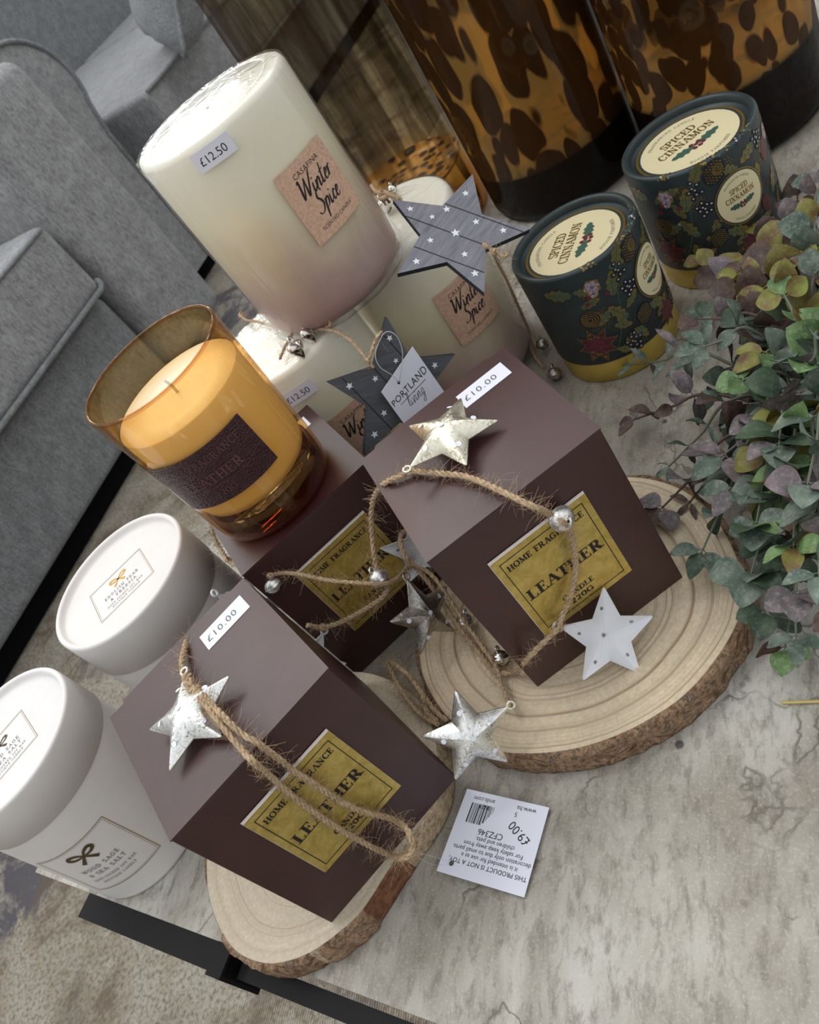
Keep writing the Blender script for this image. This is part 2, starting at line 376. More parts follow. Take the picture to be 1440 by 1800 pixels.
# ------------------------------------------------------------------ mesh builder
class MB:
    def __init__(s): s.v = []; s.f = []; s.m = []; s.s = []; s.uv = {}
    def add(s, vs, fs, mi=0, sm=True):
        o = len(s.v); s.v += [V(p) for p in vs]
        for f in fs: s.f.append([i + o for i in f]); s.m.append(mi); s.s.append(sm)
        return o
    def grid(s, rows, mi=0, sm=True, closeu=False, closev=False):
        n = len(rows[0]); vs = [p for r in rows for p in r]; fs = []
        nr = len(rows)
        for i in range(nr if closev else nr - 1):
            for j in range(n if closeu else n - 1):
                a = i * n + j; b = i * n + (j + 1) % n; i2 = (i + 1) % nr
                fs.append([a, b, i2 * n + (j + 1) % n, i2 * n + j])
        return s.add(vs, fs, mi, sm)
    def lathe(s, prof, seg=72, mi=0, c=(0, 0), caps=(False, False), rf=None, sm=True):
        rows = []
        for r, z in prof:
            rows.append([(c[0] + (r if rf is None else rf(r, z, 2 * PI * k / seg)) * math.cos(2 * PI * k / seg), c[1] + (r if rf is None else rf(r, z, 2 * PI * k / seg)) * math.sin(2 * PI * k / seg), z) for k in range(seg)])
        o = s.grid(rows, mi, sm, closeu=True)
        if caps[0]: s.f.append(list(range(o, o + seg))[::-1]); s.m.append(mi); s.s.append(False)
        if caps[1]: b = o + (len(prof) - 1) * seg; s.f.append(list(range(b, b + seg))); s.m.append(mi); s.s.append(False)
    def tube(s, pts, r, seg=6, mi=0, cap=True):
        pts = [V(p) for p in pts]; n = len(pts)
        rows = []; prev = None
        for i, p in enumerate(pts):
            d = (pts[min(i + 1, n - 1)] - pts[max(i - 1, 0)])
            d = d.normalized() if d.length > 1e-12 else V((0, 0, 1))
            if prev is None:
                a = d.orthogonal().normalized()
            else:
                a = prev - d * prev.dot(d)
                a = a.normalized() if a.length > 1e-9 else d.orthogonal().normalized()
            prev = a; b = d.cross(a); rr = r(i / (n - 1)) if callable(r) else r
            rows.append([p + (a * math.cos(2 * PI * k / seg) + b * math.sin(2 * PI * k / seg)) * rr for k in range(seg)])
        o = s.grid(rows, mi, True, closeu=True)
        if cap:
            s.f.append(list(range(o, o + seg))[::-1]); s.m.append(mi); s.s.append(False)
            b = o + (n - 1) * seg; s.f.append(list(range(b, b + seg))); s.m.append(mi); s.s.append(False)
    def box(s, c, sz, mi=0):
        x, y, z = [q / 2 for q in sz]; vs = [(c[0] + a * x, c[1] + b * y, c[2] + d * z) for d in (-1, 1) for b in (-1, 1) for a in (-1, 1)]
        s.add(vs, [[0, 2, 3, 1], [4, 5, 7, 6], [0, 1, 5, 4], [2, 6, 7, 3], [0, 4, 6, 2], [1, 3, 7, 5]], mi, False)
    def flat2d(s, polys, mi, mp, h, step=.003):
        """polys: list of 2D outlines; mp maps (u,v,h) to 3D; big triangles are split so they follow curved surfaces"""
        for pl in polys:
            if len(pl) < 3: continue
            tri = tessellate_polygon([[V((p[0], p[1], 0)) for p in pl]]) if len(pl) > 3 else [(0, 1, 2)]
            st = []
            for a, b, c in tri: st.append((pl[a], pl[b], pl[c]))
            while st:
                a, b, c = st.pop()
                ls = [((a[0] - b[0]) ** 2 + (a[1] - b[1]) ** 2, 0), ((b[0] - c[0]) ** 2 + (b[1] - c[1]) ** 2, 1), ((c[0] - a[0]) ** 2 + (c[1] - a[1]) ** 2, 2)]
                L, k = max(ls)
                if step and L > step * step:
                    if k == 0: m = ((a[0] + b[0]) / 2, (a[1] + b[1]) / 2); st += [(a, m, c), (m, b, c)]
                    elif k == 1: m = ((b[0] + c[0]) / 2, (b[1] + c[1]) / 2); st += [(a, b, m), (a, m, c)]
                    else: m = ((c[0] + a[0]) / 2, (c[1] + a[1]) / 2); st += [(a, b, m), (m, b, c)]
                    continue
                ar = (b[0] - a[0]) * (c[1] - a[1]) - (b[1] - a[1]) * (c[0] - a[0])
                t3 = (a, b, c) if ar > 0 else (a, c, b)
                s.add([mp(p[0], p[1], h) for p in t3], [[0, 1, 2]], mi, False)
    def xf(s, M): s.v = [M @ p for p in s.v]; return s
    def build(s, name, mats, parent=None, loc=None, bevel=0):
        me = bpy.data.meshes.new(name); me.from_pydata([tuple(p) for p in s.v], [], s.f)
        for m in (mats if isinstance(mats, (list, tuple)) else [mats]): me.materials.append(m)
        me.polygons.foreach_set('material_index', s.m); me.polygons.foreach_set('use_smooth', s.s)
        if s.uv:
            ul = me.uv_layers.new(name='UVMap')
            for lp in me.loops: ul.data[lp.index].uv = s.uv.get(lp.vertex_index, (0, 0))
        me.update()
        o = bpy.data.objects.new(name, me); C.objects.link(o)
        if parent: o.parent = parent
        if loc is not None: o.location = loc
        if bevel:
            b = o.modifiers.new('bevel', 'BEVEL'); b.width = bevel; b.segments = 3; b.limit_method = 'ANGLE'
        return o
def thing(name, label, cat, loc=(0, 0, 0), rz=0, group=None, mat=None):
    o = bpy.data.objects.new(name, None); C.objects.link(o); o.empty_display_size = .02
    if mat is not None: o.matrix_world = mat
    else: o.location = loc; o.rotation_euler = (0, 0, rz)
    return tag(o, label, cat, group)
def tag(o, label, cat, group=None):
    o['label'] = label; o['category'] = cat
    if group: o['group'] = group
    return o
def frame(c, x, n):
    n = V(n).normalized(); x = V(x); x = (x - n * x.dot(n)).normalized(); y = n.cross(x)
    return Matrix(((x.x, y.x, n.x, c[0]), (x.y, y.y, n.y, c[1]), (x.z, y.z, n.z, c[2]), (0, 0, 0, 1)))
def cyl(Rr, th0, z0, flip=1):
    return lambda u, v, h: V(((Rr + h) * math.cos(th0 + u / Rr), (Rr + h) * math.sin(th0 + u / Rr), z0 + v))
def plane(o, x, y):
    o = V(o); x = V(x); y = V(y); n = x.cross(y)
    return lambda u, v, h: o + x * u + y * v + n * h
def catmull(P, k=6):
    P = [V(p) for p in P]; out = []
    for i in range(len(P) - 1):
        a = P[max(i - 1, 0)]; b = P[i]; c = P[i + 1]; d = P[min(i + 2, len(P) - 1)]
        for j in range(k):
            t = j / k; out.append(.5 * ((2 * b) + (c - a) * t + (2 * a - 5 * b + 4 * c - d) * t * t + (3 * b - a - 3 * c + d) * t ** 3))
    out.append(P[-1]); return out

# ------------------------------------------------------------------ lettering
def arc(cx, cy, rx, ry, a0, a1, n=14): return [(cx + rx * math.cos(R(a0 + (a1 - a0) * i / n)), cy + ry * math.sin(R(a0 + (a1 - a0) * i / n))) for i in range(n + 1)]
# glyph: (advance, [(flag, points)], [horizontal serifs], [vertical serifs])
G = {
 'A': (.82, [('t', [(.08, 0), (.4, 1)]), ('T', [(.4, 1), (.74, 0)]), ('t', [(.2, .36), (.6, .36)])], [(.08, 0), (.74, 0)], []),
 'B': (.72, [('T', [(.16, 0), (.16, 1)]), ('a', [(.16, .98)] + arc(.38, .75, .2, .23, 90, -90) + [(.16, .52)]), ('a', arc(.4, .27, .24, .25, 90, -90) + [(.16, .02)])], [(.14, 0), (.14, 1)], []),
 'C': (.78, [('a', arc(.42, .5, .34, .49, 48, 312, 22))], [], [(.66, .82), (.66, .18)]),
 'D': (.84, [('T', [(.17, 0), (.17, 1)]), ('a', [(.17, .98)] + arc(.36, .5, .38, .48, 90, -90, 18) + [(.17, .02)])], [(.14, 0), (.14, 1)], []),
 'E': (.70, [('T', [(.17, 0), (.17, 1)]), ('t', [(.17, .98), (.58, .98)]), ('t', [(.17, .52), (.46, .52)]), ('t', [(.17, .02), (.6, .02)])], [(.13, 0), (.13, 1)], [(.58, .88), (.46, .52), (.6, .12)]),
 'F': (.66, [('T', [(.17, 0), (.17, 1)]), ('t', [(.17, .98), (.57, .98)]), ('t', [(.17, .52), (.45, .52)])], [(.17, 0), (.13, 1)], [(.57, .88), (.45, .52)]),
 'G': (.84, [('a', arc(.42, .5, .34, .49, 48, 300, 22)), ('T', [(.66, .05), (.66, .42)])], [(.66, .42)], [(.66, .82)]),
 'H': (.90, [('T', [(.18, 0), (.18, 1)]), ('T', [(.7, 0), (.7, 1)]), ('t', [(.18, .52), (.7, .52)])], [(.18, 0), (.18, 1), (.7, 0), (.7, 1)], []),
 'I': (.40, [('T', [(.2, 0), (.2, 1)])], [(.2, 0), (.2, 1)], []),
 'L': (.68, [('T', [(.17, 0), (.17, 1)]), ('t', [(.17, .02), (.58, .02)])], [(.17, 1), (.13, 0)], [(.58, .13)]),
 'M': (1.02, [('t', [(.14, 0), (.16, 1)]), ('T', [(.16, 1), (.5, .08)]), ('t', [(.5, .08), (.82, 1)]), ('T', [(.84, 0), (.84, 1)])], [(.14, 0), (.84, 0), (.12, 1), (.86, 1)], []),
 'N': (.90, [('t', [(.16, 0), (.16, 1)]), ('T', [(.16, 1), (.7, 0)]), ('t', [(.7, 0), (.7, 1)])], [(.16, 0), (.12, 1), (.7, 1)], []),
 'O': (.88, [('a', arc(.43, .5, .35, .49, 0, 360, 28))], [], []),
 'P': (.68, [('T', [(.17, 0), (.17, 1)]), ('a', [(.17, .98)] + arc(.36, .73, .22, .25, 90, -90) + [(.17, .48)])], [(.17, 0), (.13, 1)], []),
 'Q': (.88, [('a', arc(.43, .5, .35, .49, 0, 360, 28)), ('T', [(.45, .2), (.75, -.15)])], [], []),
 'R': (.82, [('T', [(.17, 0), (.17, 1)]), ('a', [(.17, .98)] + arc(.36, .74, .22, .24, 90, -90) + [(.17, .5)]), ('T', [(.38, .5), (.66, .02)])], [(.17, 0), (.13, 1), (.7, 0)], []),
 'S': (.62, [('a', arc(.31, .75, .21, .23, 40, 270, 14) + arc(.31, .27, .23, .25, 90, -140, 14)[1:])], [], [(.48, .88), (.13, .14)]),
 'T': (.76, [('T', [(.37, 0), (.37, 1)]), ('t', [(.05, .98), (.69, .98)])], [(.37, 0)], [(.05, .88), (.69, .88)]),
 'U': (.84, [('T', [(.17, 1), (.17, .34)]), ('a', arc(.41, .34, .25, .33, 180, 360, 14)), ('t', [(.66, .34), (.66, 1)])], [(.17, 1), (.66, 1)], []),
 'V': (.80, [('T', [(.08, 1), (.4, 0)]), ('t', [(.4, 0), (.72, 1)])], [(.08, 1), (.72, 1)], []),
 'W': (1.1, [('T', [(.08, 1), (.32, 0)]), ('t', [(.32, 0), (.54, 1)]), ('T', [(.54, 1), (.78, 0)]), ('t', [(.78, 0), (1.0, 1)])], [(.08, 1), (1.0, 1)], []),
 'X': (.80, [('T', [(.1, 1), (.7, 0)]), ('t', [(.1, 0), (.7, 1)])], [(.1, 0), (.1, 1), (.7, 0), (.7, 1)], []),
 'Y': (.78, [('T', [(.08, 1), (.38, .45)]), ('t', [(.38, .45), (.7, 1)]), ('T', [(.38, .45), (.38, 0)])], [(.08, 1), (.7, 1), (.38, 0)], []),
 '2': (.62, [('a', arc(.3, .73, .2, .25, 170, -30, 12) + [(.1, .03)]), ('T', [(.08, .05), (.54, .05)])], [], []),
 '0': (.66, [('a', arc(.32, .5, .24, .48, 0, 360, 24))], [], []),
 '&': (.86, [('a', [(.74, .5), (.6, .15), (.35, 0), (.14, .1), (.12, .3), (.3, .52), (.46, .75), (.36, .98), (.22, .85), (.3, .6), (.74, .0)])], [], []),
 "'": (.3, [('T', [(.15, .8), (.15, 1)])], [], []), ' ': (.45, [], [], [])}
def ribbon(pts, wf):
    n = len(pts); out = []; L = []; Rr = []
    for i, p in enumerate(pts):
        a = pts[max(i - 1, 0)]; b = pts[min(i + 1, n - 1)]
        dx, dy = b[0] - a[0], b[1] - a[1]; l = math.hypot(dx, dy) or 1; nx, ny = -dy / l, dx / l
        w_ = wf(dx / l, dy / l, i / (n - 1)) / 2
        L.append((p[0] + nx * w_, p[1] + ny * w_)); Rr.append((p[0] - nx * w_, p[1] - ny * w_))
    for i in range(n - 1): out.append([L[i], L[i + 1], Rr[i + 1], Rr[i]])
    return out
def serif(txt, h, thick=.2, thin=.07, track=.06, anchor='c', serifs=True, widen=1.0):
    polys = []; x = 0
    for ch in txt:
        adv, st, hs, vs = G[ch]
        for fl, pts in st:
            if fl == 'T': wf = lambda dx, dy, t: thick
            elif fl == 't': wf = lambda dx, dy, t: thin
            else: wf = lambda dx, dy, t: thin + (thick - thin) * abs(dy) ** 1.5
            polys += [[((q[0] * widen + x), q[1]) for q in pl] for pl in ribbon(pts, wf)]
        if serifs:
            sl = .13 + thick * .35
            for a, b in hs: y0 = b if b < .5 else b - thin; polys.append([((a - sl) * widen + x, y0), ((a + sl) * widen + x, y0), ((a + sl) * widen + x, y0 + thin), ((a - sl) * widen + x, y0 + thin)])
            for a, b in vs: polys.append([(a * widen + x - thin * .6, b - .13), (a * widen + x + thin * .6, b - .13), (a * widen + x + thin * .6, b + .13), (a * widen + x - thin * .6, b + .13)])
        x += (adv + track) * widen
    wd = x - track; ox = {'c': wd / 2, 'l': 0, 'r': wd}[anchor]
    return [[((p[0] - ox) * h, p[1] * h) for p in pl] for pl in polys], wd * h
def fit_serif(txt, width, h, **k):
    p, wd = serif(txt, h, **k); s = width / wd
    return [[(q[0] * s, q[1]) for q in pl] for pl in p]
_sc = {}
def sans(txt, size, anchor='c', spacing=1.0, shear=0.0, offset=0.0):
    key = (txt, spacing, shear, offset)
    if key not in _sc:
        cu = bpy.data.curves.new('t', 'FONT'); cu.body = txt; cu.size = 1.0; cu.space_character = spacing; cu.shear = shear; cu.offset = offset
        cu.resolution_u = 3
        o = bpy.data.objects.new('t', cu); C.objects.link(o)
        bpy.context.view_layer.update(); dg = bpy.context.evaluated_depsgraph_get(); me = o.evaluated_get(dg).to_mesh()
        vs = [(v.co.x, v.co.y) for v in me.vertices]; _sc[key] = [[vs[i] for i in p.vertices] for p in me.polygons]
        o.evaluated_get(dg).to_mesh_clear(); bpy.data.objects.remove(o); bpy.data.curves.remove(cu)
    P = _sc[key]; xs = [p[0] for pl in P for p in pl]; w0, w1 = min(xs), max(xs); ox = {'c': (w0 + w1) / 2, 'l': w0, 'r': w1}[anchor]
    return [[((p[0] - ox) * size, p[1] * size) for p in pl] for pl in P]
def cat2(P, k=5):
    return [(p.x, p.y) for p in catmull([V((a, b, 0)) for a, b in P], k)]
SCR = {
 'W': (.80, [[(0, .8), (.08, .9), (.13, .5), (.18, 0.02), (.3, .4), (.42, .85)], [(.42, .85), (.45, .4), (.5, .02), (.65, .5), (.8, .95), (.9, 1.0)]]),
 'i': (.2, [[(0, .4), (0, .08), (.07, 0), (.17, .15)], [(.03, .55), (.05, .6)]]),
 'n': (.38, [[(0, .4), (.0, .0)], [(.0, .02), (.07, .3), (.16, .42), (.22, .3), (.21, .05), (.28, 0), (.36, .12)]]),
 't': (.24, [[(.08, .85), (.03, .4), (.03, .08), (.1, 0), (.2, .12)], [(-.1, .5), (.22, .57)]]),
 'e': (.26, [[(0, .18), (.14, .26), (.16, .4), (.08, .42), (0, .2), (.05, .02), (.14, 0), (.25, .12)]]),
 'r': (.26, [[(0, .42), (.02, 0)], [(.02, 0), (.06, .3), (.12, .43), (.22, .38)]]),
 'S': (.42, [[(.38, .82), (.28, 1.0), (.1, .92), (.07, .68), (.22, .5), (.31, .28), (.22, .03), (.05, -.04), (-.08, .1)]]),
 'p': (.3, [[(0, .42), (-.04, -.4)], [(-.02, 0), (.03, .3), (.12, .43), (.2, .3), (.15, .06), (.02, .03)]]),
 'c': (.24, [[(.19, .33), (.1, .42), (.01, .2), (.08, 0), (.22, .12)]]),
 'l': (.18, [[(-.02, .1), (.12, .7), (.1, .95), (.03, .85), (.0, .2), (.07, 0), (.16, .1)]]),
 'v': (.28, [[(0, .4), (.06, .02), (.1, .02), (.19, .4), (.27, .36)]]),
 'g': (.3, [[(.2, .33), (.1, .42), (.02, .2), (.08, 0), (.18, .12), (.2, .4)], [(.2, .4), (.17, -.3), (.05, -.42), (-.04, -.3), (.1, -.1), (.3, .1)]])}
def script_text(txt, h, wt=.09, shear=.28):
    polys = []; x = 0
    for ch in txt:
        adv, st = SCR[ch]
        for s_ in st:
            pts = cat2(s_, 5)
            polys += [[(q[0] + x + q[1] * shear, q[1]) for q in pl] for pl in ribbon(pts, lambda dx, dy, t: wt * (.45 + .75 * abs(dy)) * (.6 + .4 * math.sin(PI * min(1, t * 1.1))))]
        x += adv + .02
    return [[((p[0] - x / 2) * h, p[1] * h) for p in pl] for pl in polys]
def off(polys, dx, dy, rot=0, sc=1):
    c, s_ = math.cos(rot) * sc, math.sin(rot) * sc
    return [[(p[0] * c - p[1] * s_ + dx, p[0] * s_ + p[1] * c + dy) for p in pl] for pl in polys]
def rectline(x0, y0, x1, y1, w_):
    return [[(x0, y0), (x1, y0), (x1, y0 + w_), (x0, y0 + w_)], [(x0, y1 - w_), (x1, y1 - w_), (x1, y1), (x0, y1)], [(x0, y0), (x0 + w_, y0), (x0 + w_, y1), (x0, y1)], [(x1 - w_, y0), (x1, y0), (x1, y1), (x1 - w_, y1)]]
def rect(x0, y0, x1, y1): return [[(x0, y0), (x1, y0), (x1, y1), (x0, y1)]]
def disc(cx, cy, rx, ry=None, n=20): ry = ry or rx; return [[(cx + rx * math.cos(2 * PI * i / n), cy + ry * math.sin(2 * PI * i / n)) for i in range(n)]]
def ringp(cx, cy, r0, r1, n=40, ky=1):
    o = []
    for i in range(n):
        a, b = 2 * PI * i / n, 2 * PI * (i + 1) / n
        o.append([(cx + r0 * math.cos(a), cy + ky * r0 * math.sin(a)), (cx + r1 * math.cos(a), cy + ky * r1 * math.sin(a)), (cx + r1 * math.cos(b), cy + ky * r1 * math.sin(b)), (cx + r0 * math.cos(b), cy + ky * r0 * math.sin(b))])
    return o
def arctext(txt, h, rr, amid, top=True, **k):
    """text along a circle of radius rr, centred on angle amid (degrees)"""
    p, wd = serif(txt, h, **k); o = []
    for pl in p:
        q = []
        for x, y in pl:
            if top: a = R(amid) - x / rr; q.append(((rr + y) * math.cos(a), (rr + y) * math.sin(a)))
            else: a = R(amid) + x / rr; q.append(((rr - y) * math.cos(a), (rr - y) * math.sin(a)))
        o.append(q)
    return o
def star2(cx, cy, r, rot=0, k=.45): return [[(cx + (r if i % 2 == 0 else r * k) * math.cos(rot + PI / 2 + i * PI / 5), cy + (r if i % 2 == 0 else r * k) * math.sin(rot + PI / 2 + i * PI / 5)) for i in range(10)]]
def bow(s):
    P = []
    wl = lambda dx, dy, t: s * (.10 + .16 * math.sin(PI * t))
    for sg in (-1, 1):
        P += ribbon(cat2([(0, 0), (sg * s * .35, s * .38), (sg * s * .8, s * .52), (sg * s * .95, s * .25), (sg * s * .6, s * .02), (0, -s * .02)], 6), wl)
        P += ribbon(cat2([(0, 0), (sg * s * .25, -s * .3), (sg * s * .62, -s * .75)], 6), lambda dx, dy, t: s * (.12 + .18 * t))
    P += disc(0, 0, s * .14); return P
def hollyleaf(L, W):
    pts = []; n = 4
    for i in range(n * 2 + 1):
        t = i / (n * 2); wv = math.sin(PI * t) ** .7 * W * (1 if i % 2 else .62) if 0 < i < n * 2 else 0
        pts.append((t * L, wv))
    lo = [(x, -y) for x, y in pts[1:-1]][::-1]
    out = []
    for i in range(len(pts) - 1):
        a, b = pts[i], pts[i + 1]; out.append([(a[0], -a[1]), (b[0], -b[1]), b, a] if a[1] or b[1] else [a, b, b])
    return [p for p in out if len(set(p)) >= 3]

# ------------------------------------------------------------------ setting: floor rug and tabletop
ZF = -.40
m = MB(); m.box((0, 0, -.02), (9, 9, .04)); fl = m.build('floor', M_rug, loc=(0, 0, ZF)); fl['kind'] = 'structure'

TC = V((-0.3474, 0.4249, 0)); TD = V((.6454, -.7639, 0)); TN = V((.7639, .6454, 0))
ang = math.atan2(TD.y, TD.x)
table = thing('coffee_table', 'coffee table with a weathered grey stone effect top and black metal frame', 'table', (TC.x, TC.y, ZF), ang)
hT = -ZF
# local frame: x along the near edge (TD), y along TN
m = MB(); m.box((.55, .62, hT - .003), (1.1, 1.24, .006)); m.m[1] = 0
for i in (2, 3, 4, 5): m.m[i] = 1
m.m[0] = 1
m.build('tabletop', [M_table, M_tableedge], table)
for y_, d_ in ((-.008, .010), (1.2, .02)):
    m = MB(); m.box((.60, y_, hT - .0225), (.8, d_, .029)); m.build('frame_rail', M_blackmetal, table)
m = MB(); m.box((.131, -.0072, hT - .0145), (.134, .0144, .029)); m.box((.1925, -.0082, hT - .0147), (.011, .0166, .033)); m.build('corner_bracket', M_blackmetal, table)
for (x, y) in ((.35, .25), (.85, .25), (.35, 1.0), (.85, 1.0)):
    m = MB(); m.box((x, y, (hT - .006) / 2), (.04, .04, hT - .006)); m.build('leg', M_blackmetal, table)

# ------------------------------------------------------------------ sofas
def rbox(name, mat, parent, c, sz, bev=.03, puff=0, seg=5):
    bm = bmesh.new(); bmesh.ops.create_cube(bm, size=1)
    for v in bm.verts: v.co = V((v.co.x * sz[0], v.co.y * sz[1], v.co.z * sz[2]))
    bmesh.ops.bevel(bm, geom=bm.edges[:], offset=bev, segments=seg, profile=.5, affect='EDGES')
    if puff:
        bmesh.ops.subdivide_edges(bm, edges=[e for e in bm.edges if e.calc_length() > .1], cuts=5, use_grid_fill=True)
        for v in bm.verts:
            a = (v.co.x / (sz[0] / 2)); b = (v.co.y / (sz[1] / 2)); v.co.z += (1 if v.co.z > 0 else -.3) * puff * max(0, 1 - a * a) * max(0, 1 - b * b)
    me = bpy.data.meshes.new(name); bm.to_mesh(me); bm.free()
    for p in me.polygons: p.use_smooth = True
    me.materials.append(mat); o = bpy.data.objects.new(name, me); C.objects.link(o); o.parent = parent; o.location = c; return o
M_shadowblack = flat('black_shadow_fill', sr(12, 13, 16), .95, 0, .1)  # black that stands in for the shade under the sofas
SO = V((-0.73, 1.33, 0)); SD = V((.7336, .6796, 0)).normalized(); SN = V((-SD.y, SD.x, 0))
sang = math.atan2(SD.y, SD.x)
def pipe(parent, pts, r=.006): m = MB(); m.tube(pts, r, 8); return m.build('piping', M_fab2, parent)
sofa1 = thing('sofa', 'grey fabric sofa seat and wide flat arm nearest the white candle boxes', 'sofa', (SO.x, SO.y, ZF), sang)
# local: x along front, y going back, z from floor
rbox('shadow_block', M_shadowblack, sofa1, (-.13, .44, .027), (1.8, .80, .05), .004)  # added black block: paints the dark shadow gap below the base
rbox('base', M_fab2, sofa1, (-.15, .40, .165), (1.78, .78, .23), .02)
rbox('seat_cushion', M_fab, sofa1, (-.20, .34, .375), (1.86, .74, .165), .02, .012)
pipe(sofa1, [(-1.1, -.035, .297), (0.3, -.035, .297), (.715, -.035, .297), (.728, -.03, .303), (.733, -.02, .31)])
pipe(sofa1, [(-1.1, -.032, .45), (0.3, -.032, .452), (.715, -.03, .45)], .004)
rbox('arm', M_fab, sofa1, (.865, .40, .365), (.225, .84, .63), .035)
rbox('backrest', M_fab2, sofa1, (-.15, .88, .42), (1.8, .2, .72), .05)
s2 = SO + SN * .2
sofa2 = thing('sofa', 'large grey fabric sofa with rounded arm and pillow seen beyond the brown streaked vase', 'sofa', (s2.x, s2.y, ZF), sang)
rbox('shadow_block', M_shadowblack, sofa2, (2.35, .44, .027), (2.6, .80, .05), .004)  # same added block, shadow under the far sofa as solid black
rbox('base', M_fab2, sofa2, (2.35, .42, .165), (2.2, .8, .23), .02)
for k in range(2):
    rbox('seat_cushion', M_fab, sofa2, (1.87 + k * 1.0, .51, .345), (.98, 1.10, .165), .016, .006)
    pipe(sofa2, [(1.39 + k, -.045, .267), (2.35 + k, -.045, .267)]); pipe(sofa2, [(1.39 + k, -.043, .424), (2.35 + k, -.043, .424)], .005)
# rolled arm: front panel profile swept back
prof = [(1.0, .05), (1.0, .50)] + [(1.125 + .145 * math.cos(R(a)), .56 + .135 * math.sin(R(a))) for a in range(170, -31, -10)] + [(1.235, .42), (1.235, .05)]
m = MB(); m.grid([[V((1.0 + (x - 1.0) * kx, y, z)) for x, z in prof] for y, kx in ((0.0, 1), (.012, 1.04), (.06, 1.10), (.13, 1.17), (.25, 1.22), (.5, 1.24), (.86, 1.24), (1.2, 1.24))], 0); o = m.add([V((x, 0, z)) for x, z in prof], [list(range(len(prof)))[::-1]], 0, False)
m.build('arm', M_fab, sofa2)
pipe(sofa2, [(x, -.001, z) for x, z in prof], .006)
rbox('backrest', M_fab2, sofa2, (2.2, 1.17, .45), (2.5, .22, .76), .06)
# scatter pillow on sofa2
def pillow(mat_, sz):
    m = MB(); n = 16; rows_t = []; rows_b = []
    for sgn in (1, -1):
        rows = []
        for i in range(n + 1):
            r_ = []
            for j in range(n + 1):
                a = -1 + 2 * i / n; b = -1 + 2 * j / n; t = max(0, (1 - a ** 4) * (1 - b ** 4)) ** .45
                k = 1 - .06 * (1 - a * a) * 0
                r_.append(V((a * sz * (1 - .08 * (1 - abs(b)) * 1), b * sz * (1 - .08 * (1 - abs(a))), sgn * .085 * t + .01 * noise.noise(V((a * 2, b * 2, sgn))) * t)))
            rows.append(r_)
        m.grid(rows if sgn < 0 else [r_[::-1] for r_ in rows], 0)
    return m
_K = at(322, 86, .045); _A = at(150, -12, .085); _x = (_A - _K).normalized(); _u = V((0, 0, 1)) + SD * .85; _u = (_u - _x * _u.dot(_x)).normalized()
P0 = _K + _x * .185 + _u * .185
po = thing('scatter_pillow', 'piped grey scatter pillow standing on the far sofa seat', 'pillow', mat=frame(P0, _x, _x.cross(_u)))
pillow(M_fab2, .2).build('cushion', M_fab2, po)
m = MB(); sz = .2; ed = []
for k in range(64):
    t = k / 64 * 4; s_ = int(t); f = -1 + 2 * (t - s_); a, b = [(f, -1), (1, f), (-f, 1), (-1, -f)][s_]
    ed.append(V((a * sz * (1 - .08 * (1 - abs(b))), b * sz * (1 - .08 * (1 - abs(a))), 0)))
m.tube(ed + [ed[0]], .006, 8); m.build('piping', M_fab2, po)

